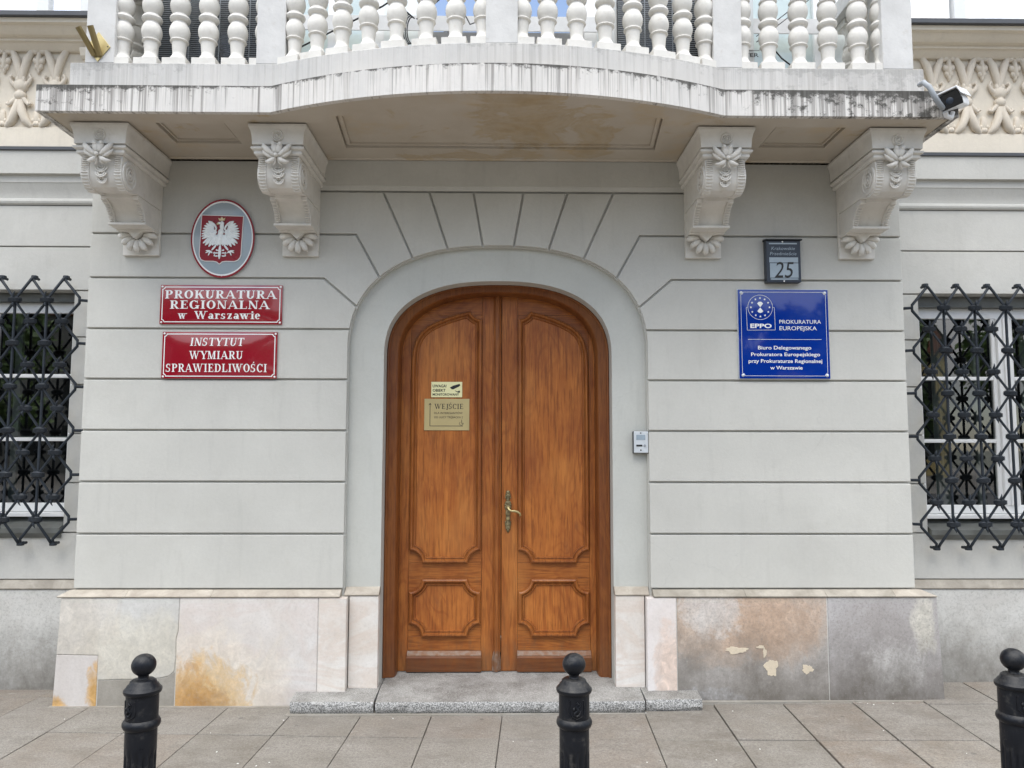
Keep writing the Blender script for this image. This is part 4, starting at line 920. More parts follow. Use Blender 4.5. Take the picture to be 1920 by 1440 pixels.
# consoles (scrolled brackets)
def console():
    mb = MB()
    # wall slab and body
    mb.box(-.121, .121, -.030, -.002, 2.935, 3.60)
    body = [(-.03, 3.44), (-.560, 3.44), (-.566, 3.34), (-.560, 3.295), (-.545, 3.262), (-.520, 3.235), (-.48, 3.222), (-.44, 3.226), (-.41, 3.238), (-.375, 3.245), (-.355, 3.248), (-.35, 3.225), (-.325, 3.222), (-.30, 3.215), (-.265, 3.195), (-.235, 3.165), (-.215, 3.13), (-.205, 3.10), (-.03, 3.09)]
    mb.prism(body, 'yz', -.082, .082)
    b = mb.build('console', CONS, bld, smooth=25, bevel=.003)
    # side cheeks of the scroll, proud of the middle
    for s_ in (-1, 1):
        sc = MB()
        chk = [(-.03, 3.44), (-.56, 3.44), (-.572, 3.36)]+[(-.475-.098*cos(radians(t)), 3.315-.098*sin(radians(t))) for t in range(-10, 120, 13)]+[(-.395, 3.235), (-.36, 3.243), (-.03, 3.243)]
        sc.prism(chk, 'yz', min(s_*.075, s_*.123), max(s_*.075, s_*.123)); sc.build('scroll_cheek', CONS, b, smooth=25, bevel=.0025); sc = MB()
        chk2 = [(-.03, 3.2425), (-.345, 3.2425), (-.345, 3.215), (-.322, 3.212), (-.292, 3.195), (-.262, 3.17), (-.24, 3.14), (-.228, 3.105), (-.225, 3.085), (-.03, 3.085)]
        sc.prism(chk2, 'yz', min(s_*.080, s_*.117), max(s_*.080, s_*.117)); sc.build('neck_cheek', CONS, b, smooth=25, bevel=.0025)
    fl_ = MB()
    for s_ in (-1, 1):
        for i in range(16):       # fluting on the face of each cheek
            if i < 9: y, z, an = -.571+.0012*(i-8 if i < 8 else 0), 3.432-.0135*i, 0
            else: an = radians((i-9)*11+4); y, z = -.475-.099*cos(an), 3.315-.099*sin(an)
            fl_.ell((s_*.099, y, z), (.023, .008, .0042), (-an, 0, 0), 8, 4)
        for i in range(9):
            t = i/8; y = -.325+.10*t**.6; z = 3.20-.105*t
            fl_.ell((s_*.0985, y-.002, z), (.0165, .008, .0042), (0, 0, 0), 8, 4)
    tag(fl_.build('fluting', CONS, b, smooth=60), kind='stuff')
    for s_ in (-1, 1):
        vo = MB()
        c = (s_*.123, -.475, 3.318)
        vo.lathe([(.088, 0), (.086, s_*.008), (.072, s_*.010), (.068, s_*.003), (.0, s_*.003)], c, 28, 'x')
        path = []
        for k in range(40):
            a = k/39*2.3*2*pi; r = .058*(1-k/39*.82); path.append((c[0]+s_*.006, c[1]+r*cos(a), c[2]+r*sin(a)))
        vo.tube(path, .0065, 6); vo.ell((c[0]+s_*.006, c[1], c[2]), (.008, .012, .012), seg=8)
        vo.build('volute', CONS, b, smooth=45)
    tb = MB()    # top block with a hollow moulding, then groove and roll
    prof_ = [(.0, 3.478), (.0, 3.49), (.003, 3.53), (.009, 3.56), (.017, 3.578), (.020, 3.582), (.020, 3.599), (-.02, 3.60)]
    def ring_(rows_, mbx, cap=False):
        rr_ = []
        for o_, z in rows_:
            hx = .155+o_; yf = -.603-o_; rr_.append([(-hx, -.002, z), (-hx, yf, z), (hx, yf, z), (hx, -.002, z)])
        mbx.strip(rr_)
        n_ = len(rows_); mbx.add([rr_[0][i] for i in range(4)], [(0, 1, 2, 3)]); mbx.add([rr_[-1][i] for i in range(4)], [(3, 2, 1, 0)])
    ring_(prof_, tb); tb.build('abacus', CONS, b, smooth=25, bevel=.002)
    rl = MB(); ring_([(-.016, 3.4775), (-.016, 3.466), (.002, 3.464), (.006, 3.458), (.004, 3.450), (-.006, 3.445), (-.014, 3.443), (-.014, 3.438), (-.010, 3.434), (-.010, 3.424), (-.022, 3.415)], rl); rl.build('roll_moulding', CONS, b, smooth=35)
    ro = MB(); ro.lathe([(.037, 0), (.037, .010), (.032, .017), (.026, .011), (.022, .005), (.0205, .012), (.016, .015), (.0125, .006), (.010, .008), (.007, .018), (.0, .022)], (0, -.603, 3.528), 24, 'y'); ro.build('rosette', CONS, b, smooth=50)
    fw_ = MB()
    for s_ in (-1, 1):
        fw_.ell((s_*.014, -.618, 3.450), (.021, .016, .034), (0, s_*.22, 0), 10, 7); fw_.ell((s_*.020, -.628, 3.472), (.014, .011, .016), (0, s_*.5, 0), 8, 5)
        fw_.tube([(s_*.010, -.615, 3.405), (s_*.036, -.622, 3.418), (s_*.060, -.626, 3.438), (s_*.078, -.622, 3.462), (s_*.084, -.612, 3.478)], [.008, .015, .018, .013, .004], 9)
        fw_.tube([(s_*.020, -.606, 3.396), (s_*.048, -.614, 3.402), (s_*.074, -.616, 3.420), (s_*.086, -.608, 3.440)], [.006, .013, .012, .004], 8)
        fw_.tube([(s_*.008, -.610, 3.392), (s_*.026, -.616, 3.376), (s_*.050, -.612, 3.366), (s_*.070, -.600, 3.372)], [.008, .015, .014, .005], 8)
        fw_.tube([(s_*.006, -.606, 3.388), (s_*.014, -.604, 3.366), (s_*.026, -.596, 3.350)], [.006, .010, .004], 7)
    fw_.ell((0, -.634, 3.402), (.013, .012, .013)); fw_.build('flower', CONS, b, smooth=60)
    hk = MB()
    for i, zc in enumerate((3.345, 3.312, 3.278)):
        yy = -.572+(.010 if i == 2 else 0); w = .036-.003*i
        for q_ in (1., .66): hk.tube([(w*q_*cos(radians(t)), yy+(.01 if i == 2 else 0)*abs(sin(radians(t))), zc+.03*q_*sin(radians(t))) for t in range(180, 361, 20)], .0055, 6)
        hk.ell((-.008, yy, zc), (.006, .006, .006)); hk.ell((.008, yy, zc), (.006, .006, .006))
    hk.build('husk', CONS, b, smooth=60)
    lg = MB()    # ledge above the shell, with its triangular tongue
    lg.prism([(-.118, 3.098), (.118, 3.098), (.118, 3.075), (.045, 3.070), (.0, 3.025), (-.045, 3.070), (-.118, 3.075)], 'xz', -.135, -.031); lg.box(-.122, .122, -.238, -.03, 3.084, 3.100)
    lg.build('ledge', CONS, b, bevel=.003)
    sh = MB()
    for t in (-84, -57, -28, 0, 28, 57, 84):
        a = radians(t); L_ = .092 if abs(t) < 60 else .098
        cx, cz = sin(a)*L_*.66, 3.062-cos(a)*L_*.66
        if abs(t) > 80: cx, cz = sin(a)*.075, 3.050
        sh.tube([(sin(a)*.028, -.06, 3.062-cos(a)*.03), (sin(a)*L_*.55, -.085, 3.062-cos(a)*L_*.55), (sin(a)*L_*.9, -.095, 3.062-cos(a)*L_*.9), (sin(a)*L_*1.12, -.088, 3.062-cos(a)*L_*1.12), (sin(a)*L_*1.22, -.06, 3.062-cos(a)*L_*1.22)], [.008, .016, .021, .019, .006], 10)
    sh.build('shell', CONS, b, smooth=60)
    return b
con = console()
for i, x in enumerate((-2.405, -1.335, 1.392, 2.443)):
    o = con if i == 0 else copy_tree(con, bld)
    o.location = (x, 0, 0)

# upper storey behind the balustrade
uw = MB(); uw.box(-2.75, 2.75, .12, .4, 3.77, 4.30)
uw.box(-2.75, -2.30, .12, .4, 4.30, 6.6); uw.box(2.36, 2.75, .12, .4, 4.30, 6.6); uw.box(-.82, -.58, .12, .4, 4.30, 6.6); uw.box(.70, .95, .12, .4, 4.30, 6.6); uw.box(-2.75, 2.75, .12, .4, 6.6, 7.4)
uw.build('upper_wall', PALE, bld)
def upwin(x0, x1, z0, z1, yf, pale=False, mull=None):
    fr = MB(); fr.box(x0, x0+.09, yf, yf+.06, z0, z1); fr.box(x1-.09, x1, yf, yf+.06, z0, z1); fr.box(x0+.09, x1-.09, yf, yf+.06, z0, z0+.10); fr.box(x0+.09, x1-.09, yf, yf+.06, z1-.08, z1)
    if mull: fr.box(mull-.045, mull+.045, yf-.005, yf+.06, z0+.1, z1-.08)
    f = fr.build('upper_window_frame', WFRAME, bld, bevel=.005)
    g = MB(); g.add([(x0+.09, yf+.03, z0+.1), (x1-.09, yf+.03, z0+.1), (x1-.09, yf+.03, z1-.08), (x0+.09, yf+.03, z1-.08)], [(0, 1, 2, 3)]); g.build('upper_pane', GLASSP if pale else GLASSU, f)
    b = MB(); b.box(x0, x1, yf+.045 if pale else yf+.3, yf+.32, z0, z1); b.build('blind' if pale else 'dark_interior', PALE if pale else DARK, f)
upwin(-2.30, -.82, 4.20, 6.4, .14, True, -1.18); upwin(-.58, .70, 4.42, 6.4, .12); upwin(.95, 2.36, 4.10, 6.4, .14, True)
upwin(WINL[0], WINL[1]-.02, 4.76, 6.4, .40, False, -3.42); upwin(WINR[0], WINR[1], 4.76, 6.4, .40, False, 3.50)
bf = MB(); bf.box(-2.6, 2.6, -.5, .12, 3.7605, 3.77); bf.build('balcony_floor', FARPAVE, slab)
ro_ = MB(); ro_.box(-8.6, 8.6, -.25, 2.4, 7.4, 7.6); ro_.box(-8.5, 8.5, 2.2, 2.4, -.1, 7.4); ro_.box(-8.6, -8.5, .3, 2.4, -.1, 7.4); ro_.box(8.5, 8.6, .3, 2.4, -.1, 7.4); ro_.box(-8.5, -2.76, .33, .72, 6.5, 7.4); ro_.box(2.76, 8.5, .33, .72, 6.5, 7.4); ro_.build('eaves', CREAM, bld)

# vent cover on the right plinth
vc = MB(); vc.box(3.72, 3.95, YS-.032, YS-.02, .33, .60); vo_ = vc.build('vent_cover', SILL, bld, bevel=.003)
for i in range(7): s2 = MB(); s2.box(3.735, 3.935, YS-.038, YS-.0325, .35+.034*i, .366+.034*i); s2.build('vent_slat', FLASH, vo_)

# ------------------------------------------------------------------ air conditioners on the balcony
def ac(x, y, w, label, text=None, z=3.98, h=.62, dark=True):
    t = thing('air_conditioner', label, 'air conditioner', (x, y, z), 'air conditioners on the balcony')
    c = MB(); c.box(-w/2, w/2, .0, .30, .0, h)
    c.build('casing', ACW, t, bevel=.012)
    if dark:
        g = MB(); g.box(-w/2+.03, w/2-.05, -.012, -.0005, .03, h-.03); gg = g.build('grille', ACD, t)
        sl_ = MB()
        for i in range(int((h-.08)/.0135)): sl_.box(-w/2+.035, w/2-.055, -.020, -.0125, .04+.0135*i, .0445+.0135*i)
        tag(sl_.build('grille_slat', PIPE, gg), kind='stuff')
        for k in (.25, .5, .75): wv_ = MB(); xx = -w/2+.03+(w-.08)*k; wv_.box(xx-.003, xx+.003, -.024, -.0205, .03, h-.03); wv_.build('guard_wire', PIPE, gg)
        fn = MB(); fn.lathe([(0, .0), (.20, 0), (.20, .004), (.0, .004)], (0, -.0125, h/2), 30, 'y'); fn.build('fan', CAMB, gg, smooth=30)
    if text:
        tx = MB(); font_text(tx, text, *(-.115, .125), .052, .026, -.003, bold=.015); tx.tube([(0.01, -.003, .088), (.06, -.003, .098), (.13, -.003, .096)], .0018, 4); tx.build('lettering', BLACK, t)
    for sx_ in (-1, 1): ft = MB(); ft.box(sx_*w*.35-.03, sx_*w*.35+.03, .02, .28, -.2, -.0005); ft.build('foot', PIPE, t)
    return t
ac(-1.80, -.32, .86, 'air conditioner with dark slatted grille behind the left bay of balusters')
ac(1.14, -.34, .80, 'air conditioner with dark slatted grille behind the right part of the curved balusters')
ac(1.62, -.20, .20, 'narrow grey air conditioner casing lettered INVERTER, behind the right bay of balusters', 'INVERTER', z=4.215, h=.6, dark=False)
# cables on the balcony
cb = MB()
for i in range(5):
    path = [(-.60+.035*cos(a)*(1+.25*i/5)-.01*i, -.05-.006*i, 4.52+.095*sin(a)*(1+.06*i)) for a in [pi*.35+k*pi*1.25/14 for k in range(15)]]; cb.tube(path, .0045, 6)
cb.tube([(-.57, -.05, 4.60), (-.4, -.06, 4.75), (-.28, -.06, 4.72), (-.2, -.06, 4.56), (-.1, -.06, 4.60), (.02, -.06, 4.85)], .005, 6)
tag(cb.build('black_cable', BLACK, smooth=60), 'coiled black cable hanging left of the blue upper window behind the balusters', 'cable')
cb = MB(); cb.tube([(-1.36, -.1, 4.36), (-1.1, -.1, 4.50), (-.8, -.1, 4.66), (-.6, -.1, 4.80)], .006, 6); tag(cb.build('black_cable', BLACK, smooth=60), 'straight black cable slanting up behind the left curved balusters', 'cable')
cb = MB(); cb.tube([(1.75, -.15, 4.40), (2.0, -.15, 4.60), (2.2, -.15, 4.78)], .003, 6); cb.tube([(1.75, -.15, 4.44), (2.0, -.15, 4.64), (2.2, -.15, 4.82)], .003, 6); cb.tube([(1.82, -.2, 4.36), (1.90, -.2, 4.26), (2.0, -.2, 4.18)], .005, 6)
tag(cb.build('grey_wire', BLACK, smooth=60), 'thin wires slanting across the pale window behind the right bay of balusters', 'wire')

# ------------------------------------------------------------------ signs
def screw(par, x, z, y, r=.006, mat=WHITEE):
    s = MB(); s.lathe([(0, r*.7), (r*.7, r*.6), (r, 0)], (x, y, z), 12, 'y'); return s.build('screw', mat, par, smooth=60)
def frame_line(w, h, ins_, r, t):
    """thin line frame with hollowed corners, as outer and inner polygons"""
    def pl(k, rr):
        a, b = w/2-k, h/2-k
        return arc(-a, -b, rr, 90, 0, 5)+arc(a, -b, rr, 180, 90, 5)+arc(a, b, rr, 270, 180, 5)+arc(-a, b, rr, 0, -90, 5)
    def dens(p):
        o = []
        for i in range(len(p)):
            a, b = p[i], p[(i+1) % len(p)]; k = max(1, int(math.hypot(b[0]-a[0], b[1]-a[1])/.02)) if i % 6 == 5 else 1
            o += [(a[0]+(b[0]-a[0])*j/k, a[1]+(b[1]-a[1])*j/k) for j in range(k)]
        return o
    a_, b_ = dens(pl(ins_, r)), dens(pl(ins_, r)); c_ = inset(a_, t)
    return a_, c_
def domed(w, h, rise, thick, mat, name, parent=None, loc=(0, 0, 0), n=14):
    """enamel plate with a slightly domed face"""
    mb = MB(); rows_ = []
    for j in range(n+1):
        v = -1+2*j/n; row = []
        for i in range(n+1):
            u = -1+2*i/n; row.append((u*w/2, -thick-rise*(1-abs(u)**3)*(1-abs(v)**3), v*h/2))
        rows_.append(row)
    mb.strip(rows_)
    edge = [rows_[0][i] for i in range(n+1)]+[rows_[j][n] for j in range(1, n+1)]+[rows_[n][i] for i in range(n-1, -1, -1)]+[rows_[j][0] for j in range(n-1, 0, -1)]
    back = [(x, 0, z) for x, y, z in edge]; k = len(edge)
    mb.add(edge+back, [(i, (i+1) % k, (i+1) % k+k, i+k) for i in range(k)])
    return mb.build(name, mat, parent, loc, smooth=35)
def drape(mb, w, h, rise, thick, eps=.0012):
    """lay flat lettering on the domed face"""
    mb.v = [(x, -thick-rise*(1-min(1, abs(2*x/w))**3)*(1-min(1, abs(2*z/h))**3)-eps+y*1., z) for x, y, z in mb.v]
# upper red sign
def redsign(label, cx, cz, w, h, lines, bd):
    rise, th = .010, .012
    o = domed(w, h, rise, th, RED, 'enamel_sign', None, (cx, 0, cz)); tag(o, label, 'sign', 'red enamel signs on the left of the doorway')
    tx = MB()
    for (s_, x0, x1, z0, cap, sh, T, t) in lines: serif(tx, s_, x0, x1, z0, cap, 0, sh, T, t)
    drape(tx, w, h, rise, th); tx.build('lettering', WHITEE, o)
    fr = MB(); a, b = frame_line(w, h, .012, .016, .006); n = len(a)
    fr.add([(x, 0, z) for x, z in a]+[(x, 0, z) for x, z in b], [(i, (i+1) % n, (i+1) % n+n, i+n) for i in range(n)]); drape(fr, w, h, rise, th, .0016); fr.build('border', WHITEE, o)
    for sx_ in (-1, 1):
        for sz in (-1, 1): screw(o, sx_*(w/2-.012), sz*(h/2-.012), -th-.001, .0075)
    return o
redsign('red enamel sign reading PROKURATURA REGIONALNA w Warszawie, below the eagle emblem', -1.861, 2.605, .816, .266,
        [('PROKURATURA', -.376, .374, .040, .056, 0, .22, .08), ('REGIONALNA', -.340, .330, -.030, .056, 0, .22, .08), ('w', -.285, -.222, -.098, .052, 0, .22, .08), ('Warszawie', -.175, .265, -.098, .052, 0, .22, .08)], 0)
redsign('red enamel sign reading INSTYTUT WYMIARU SPRAWIEDLIWOŚCI, lower of the two red signs', -1.861, 2.263, .765, .313,
        [('INSTYTUT', -.195, .165, .062, .054, .10, .19, .08), ('WYMIARU', -.198, .158, -.027, .054, 0, .19, .08), ('SPRAWIEDLIWOŚCI', -.352, .318, -.113, .054, 0, .19, .08)], 0)

# eagle emblem on an oval shield
ECX, ECZ = -1.864, 3.058
em = MB(); A_, B_ = .212, .268; n = 56
rings_ = [(1.0, 0), (1.0, -.010), (.985, -.014), (.955, -.015), (.70, -.020), (.35, -.024), (.001, -.025)]
em.strip([[(A_*k*cos(2*pi*i/n), y, B_*k*sin(2*pi*i/n)) for i in range(n+1)] for k, y in rings_])
eo = em.build('oval_emblem', SILV, None, (ECX, 0, ECZ), smooth=40); tag(eo, 'oval grey shield with a crowned white eagle on red, above the two red signs', 'emblem')
def ring_o(k0, k1, y, mat, name, y2=None):
    r = MB(); r.strip([[(A_*k*cos(2*pi*i/n), yy, B_*k*sin(2*pi*i/n)) for i in range(n+1)] for k, yy in ((k0, y+.004), (k0, y), (k1, y), (k1, y+.004))]); return r.build(name, mat, eo, smooth=30)
ring_o(1.012, .963, -.0175, REDM, 'red_rim'); ring_o(.962, .925, -.0180, WHITEE, 'white_rim')
screw(eo, 0, .252, -.016, .008); screw(eo, 0, -.254, -.016, .008)
kx, kz = .000416, .00043
def E_(px, pz): return ((px-735)*kx, (740-pz)*kz)
esh = MB(); sp = [E_(*p) for p in ((398, 378), (1062, 395), (1045, 830), (1040, 1000), (1025, 1050), (990, 1090), (940, 1108), (800, 1106), (745, 1115), (700, 1150), (660, 1118), (600, 1106), (460, 1104), (410, 1085), (385, 1040), (378, 990), (388, 700))]
esh.prism(list(reversed(sp)), 'xz', -.0285, -.018); so_ = esh.build('red_shield', REDM, eo, bevel=.001)
sl2 = MB(); oo = inset(list(reversed(sp)), -.0045); nn = len(oo); sl2.prism(oo, 'xz', -.0265, -.017); sl2.build('shield_edge', WHITEE, eo)
eg = MB(); YE = -.031
def feather(x0, z0, x1, z1, w, y=YE, th=.004):
    a = Vector(E_(x0, z0)); b = Vector(E_(x1, z1)); dd = b-a; L_ = dd.length; c_ = (a+b)/2; an = math.atan2(dd.x, dd.y)
    eg.ell((c_.x, y, c_.y), (w*kx, th, L_/2), (0, an, 0), 8, 8)
for s_ in (1, -1):
    mx_ = (lambda x: x) if s_ == 1 else (lambda x: 1424-x)
    tips = [(505, 472), (468, 508), (438, 545), (420, 590), (408, 635), (403, 680), (402, 722), (412, 762), (432, 832), (468, 866), (528, 888), (588, 868)]
    for i, (tx_, tz_) in enumerate(tips):
        rx = 600+min(i, 11)*4; rz_ = 560+i*14
        feather(mx_(rx), rz_, mx_(tx_), tz_, 21 if i < 8 else 26, YE-.0004*i)
    lead = [(515, 480), (560, 492), (600, 525), (628, 560), (642, 590), (640, 615), (622, 628), (604, 615), (598, 590)]
    eg.tube([(E_(mx_(x), z)[0], YE-.005, E_(mx_(x), z)[1]) for x, z in lead], [.003, .006, .007, .007, .0065, .006, .005, .004, .002], 8)
    for i in range(5): feather(mx_(560+18*i), 640+10*i, mx_(520+22*i), 700+18*i, 15, YE-.005)
    feather(mx_(650), 640, mx_(560), 700, 30, YE-.003, .006); feather(mx_(690), 700, mx_(590), 760, 34, YE-.002, .006)
    for k in range(3): feather(mx_(680), 720, mx_(622+26*k), 860+6*k, 20, YE-.003)
    # leg and claws
    feather(mx_(655), 850, mx_(575), 945, 17, YE-.004); 
    for (cx_, cz_) in ((480, 950), (478, 985), (525, 1028), (560, 985), (590, 990)): feather(mx_(560), 950, mx_(cx_), cz_, 12, YE-.004)
    for (cx_, cz_, tx_, tz_) in ((680, 940, 640, 945), (640, 945, 655, 925), (680, 985, 610, 985), (615, 965, 605, 1000), (680, 1030, 620, 1035), (620, 1000, 612, 1040)): feather(mx_(cx_+8), cz_, mx_(tx_+8), tz_, 12, YE-.002)
feather(705, 640, 708, 860, 52, YE-.003, .010); feather(730, 470, 735, 640, 34, YE-.005, .008); feather(735, 600, 700, 700, 48, YE-.004, .009)
feather(712, 850, 703, 1085, 24, YE-.003, .006); feather(735, 500, 655, 515, 22, YE-.005, .006); feather(735, 480, 730, 540, 36, YE-.006, .008)
eg.build('eagle', EAGLE, eo, smooth=55)
crn = MB(); crn.prism([E_(*p) for p in ((688, 470), (770, 470), (785, 420), (755, 440), (728, 408), (702, 440), (668, 425))], 'xz', YE-.008, YE+.002); crn.build('crown', GOLD, eo, bevel=.001)
bk = MB(); bk.prism([E_(*p) for p in ((672, 500), (645, 530), (690, 530))], 'xz', YE-.010, YE); bk.build('beak', GOLD, eo)

# blue plate
bx, bz, bw, bh = 1.930, 2.419, .612, .606
bl = MB(); bl.box(-bw/2, bw/2, -.022, 0, -bh/2, bh/2); bo = bl.build('blue_plate', BLUE, None, (bx, 0, bz), bevel=.002, rot=(0, 0, radians(.0)))
tag(bo, 'square blue acrylic sign of the EPPO with white lettering and a star circle', 'sign')
edge = MB(); edge.box(-bw/2-.004, bw/2+.004, -.012, -.001, -bh/2-.004, bh/2+.004); edge.build('back_plate', STEEL, bo)
def bp(px, pz): return ((px-525)/(925-125)*bw*.985, (945-pz)/(1345-548)*bh)
yb_ = -.0235
tx = MB()
def btext(s_, x0, x1, z0, capz, bold=0): a = bp(x0, z0); b = bp(x1, z0); c_ = bp(x0, capz); font_text(tx, s_, a[0], b[0], a[1], c_[1]-a[1], yb_, bold=bold)
btext('PROKURATURA', 485, 860, 853, 820); btext('EUROPEJSKA', 485, 820, 912, 877)
btext('Biuro Delegowanego', 287, 765, 1084, 1053, .012); btext('Prokuratora Europejskiego', 224, 842, 1143, 1113, .012); btext('przy Prokuraturze Regionalnej', 200, 860, 1203, 1172, .012); btext('w Warszawie', 393, 682, 1262, 1232, .012)
btext('EPPO', 223, 415, 892, 856, .03)
def line(x0, z0, x1, z1, w=.0022):
    a, b = Vector(bp(x0, z0)), Vector(bp(x1, z1)); d_ = (b-a).normalized(); n_ = Vector((-d_.y, d_.x))*w/2
    tx.add([(q.x, yb_, q.y) for q in (a+n_, b+n_, b-n_, a-n_)], [(0, 1, 2, 3)])
line(198, 995, 860, 995); line(190, 708, 195, 913); line(195, 913, 447, 910); line(447, 910, 443, 708); line(190, 708, 208, 708); line(427, 708, 443, 708)
cc = bp(316, 707); rr = .085*1.0
def circ(r0, r1, n_=36): tx.strip([[(cc[0]+r*cos(2*pi*i/n_), yb_, cc[1]+r*sin(2*pi*i/n_)) for i in range(n_+1)] for r in (r0, r1)])
circ(.0850, .0828)
for k in range(12):
    a = pi/2+k*pi/6; sx_, sz_ = cc[0]+.063*cos(a), cc[1]+.063*sin(a)
    tx.add([(sx_, yb_, sz_)]+[(sx_+(.0085 if i % 2 == 0 else .0036)*cos(pi/2+i*pi/5), yb_, sz_+(.0085 if i % 2 == 0 else .0036)*sin(pi/2+i*pi/5)) for i in range(10)], [(0, i+1, (i+1) % 10+1) for i in range(10)])
for s_ in (1, -1):
    tx.add([(cc[0], yb_, cc[1]+s_*.001), (cc[0]-.020, yb_, cc[1]+s_*.026), (cc[0]-.012, yb_, cc[1]+s_*.035), (cc[0], yb_, cc[1]+s_*.039), (cc[0]+.012, yb_, cc[1]+s_*.035), (cc[0]+.020, yb_, cc[1]+s_*.026)], [(0, 1, 2, 3, 4, 5)])
a, b = frame_line(bw, bh, .017, .018, .0022); k = len(a); tx.add([(x, yb_, z) for x, z in a]+[(x, yb_, z) for x, z in b], [(i, (i+1) % k, (i+1) % k+k, i+k) for i in range(k)])
tx.build('lettering', WHITEE, bo)
for sx_ in (-1, 1):
    for sz in (-1, 1): screw(bo, sx_*(bw/2-.022), sz*(bh/2-.022), -.022, .011, STEEL)

# house number box
hx, hz = 1.929, 2.914
hb = MB(); hb.box(-.117, .117, -.055, 0, -.148, .140); ho = hb.build('number_plate', NAVY, None, (hx, 0, hz), bevel=.004)
tag(ho, 'dark blue house number box reading Krakowskie Przedmieście 25, above the blue sign', 'sign')
rf = MB(); rf.prism([(-.070, .138), (-.070, .146), (.0, .156), (.0, .140)], 'yz', -.122, .126); rf.build('hood', BLACK, ho, bevel=.001)
pls = MB()
for (a, b, c_, d_) in ((-.098, .092, .112, .122), (-.098, .098, -.014, .022), (-.095, .098, -.118, -.018), (-.092, .096, -.132, -.122)): pls.box(a, b, -.0575, -.0552, c_, d_)
pls.build('glass_field', GLZ, ho, bevel=.0008)
nt = MB(); font_text(nt, '25', -.066, .066, -.117, .106, -.0590, shear=.20, bold=.0); nt.build('number', BLACK, ho)
st = MB(); font_text(st, 'Krakowskie', -.082, .078, .073, .022, -.0562, shear=.15); font_text(st, 'Przedmieście', -.092, .088, .037, .022, -.0562, shear=.15); st.build('street_name', GLZ, ho)
screw(ho, -.005, .130, -.055, .006); screw(ho, 0, -.141, -.055, .006)

# door signs
yD = yL-.004
d1 = MB(); d1.box(-.110, .110, -.006, 0, -.055, .055); d1o = d1.build('warning_sign', YEL, None, (-.366, yD-.0005, 2.062), bevel=.001); tag(d1o, 'small pale yellow sign UWAGA! OBIEKT MONITOROWANY on the left door leaf', 'sign')
dt = MB(); yt = -.0068
font_text(dt, 'UWAGA!', -.100, -.002, .016, .019, yt, bold=.022); font_text(dt, 'OBIEKT', -.100, -.008, -.015, .019, yt, bold=.022); font_text(dt, 'MONITOROWANY', -.100, .088, -.043, .016, yt, bold=.022)
dt.add([(x, yt, z) for x, z in ((.022, .014), (.045, .028), (.092, .041), (.096, .030), (.088, .022), (.048, .002), (.036, .002))], [tuple(range(7))])
dt.add([(x, yt, z) for x, z in ((.058, -.006), (.078, -.014), (.086, -.008), (.094, -.008), (.094, -.022), (.080, -.022), (.060, -.010))], [tuple(range(7))])
dt.build('lettering', BLACK, d1o)
d2 = MB(); d2.box(-.160, .160, -.006, 0, -.112, .112); d2o = d2.build('entrance_sign', BRASSP, None, (-.364, yD-.0005, 1.884), bevel=.001); tag(d2o, 'brass coloured sign WEJŚCIE with an arrow, below the small yellow door sign', 'sign')
dt = MB(); serif(dt, 'WEJŚCIE', -.088, .116, .040, .036, yt, 0, .17, .075)
font_text(dt, 'DLA INTERESANTÓW', -.090, .112, .004, .014, yt); font_text(dt, 'OD ULICY TRĘBACKA 2', -.090, .114, -.026, .014, yt)
dt.add([(x, yt, z) for x, z in ((-.121, -.083), (.114, -.083), (.114, -.079), (-.117, -.079), (-.117, .078), (-.121, .078))], [tuple(range(6))])
dt.add([(x, yt-.0001, z) for x, z in ((-.131, .065), (-.119, .083), (-.107, .065), (-.119, .074))], [tuple(range(4))])
dt.tube([(.106, yt, -.036), (.106, yt, -.062), (.114, yt, -.066)], .0022, 4); dt.tube([(.103+.014*cos(a), yt, -.064+.011*sin(a)) for a in [radians(q) for q in range(120, 400, 25)]], .0016, 4)
dt.build('lettering', BLACK, d2o)

# intercom
ic = MB(); ic.box(-.053, .053, -.045, 0, -.074, .074); io = ic.build('intercom', FLASH, None, (.962, .0605, 1.688), bevel=.004); tag(io, 'small silver door intercom at the right edge of the doorway surround', 'intercom')
fp_ = MB(); fp_.box(-.050, .046, -.050, -.0455, -.070, .072); fpo = fp_.build('face_plate', STEEL, io, bevel=.002)
q_ = MB(); q_.box(-.034, .026, -.052, -.0505, .016, .050); q_.build('speaker_grid', GLZ, io); q_ = MB(); q_.box(-.034, .006, -.0525, -.0505, -.028, -.016); q_.build('name_strip', BLACK, io)
q_ = MB(); q_.lathe([(0, .006), (.008, .005), (.009, 0)], (.022, -.0505, -.022), 12, 'y'); q_.build('call_button', PIPE, io)
for z in (.062, -.052): q_ = MB(); q_.lathe([(0, .003), (.004, .002), (.005, 0)], (-.004, -.0505, z), 10, 'y'); q_.build('screw', BLACK, io)

# flag holder
fh = MB(); fh.prism([(0, -.092), (.072, .0), (0, .092), (-.072, 0)], 'xz', -.006, 0)
fo = fh.build('flag_holder', BRASS, None, (-2.392, -.689, 4.035), bevel=.001); tag(fo, 'brass flag holder with two tubes on the left corner pedestal of the balcony', 'flag holder')
for (dx, dz_) in ((-.052, .110), (-.012, .118)):
    tb = MB(); tb.tube([(-.018 if dx < -.05 else .012, -.005, -.055), (-.018+dx if dx < -.05 else .012+dx, -.10, -.04+dz_)], .0175, 14, caps=False); tb.tube([(-.018 if dx < -.05 else .012, -.004, -.056), (-.018+dx if dx < -.05 else .012+dx, -.0985, -.042+dz_)], .014, 12, caps=False); tb.build('tube', BRASST, fo, smooth=60)
for s_ in (-1, 1): screw(fo, s_*.058, 0, -.006, .004, BLACK)

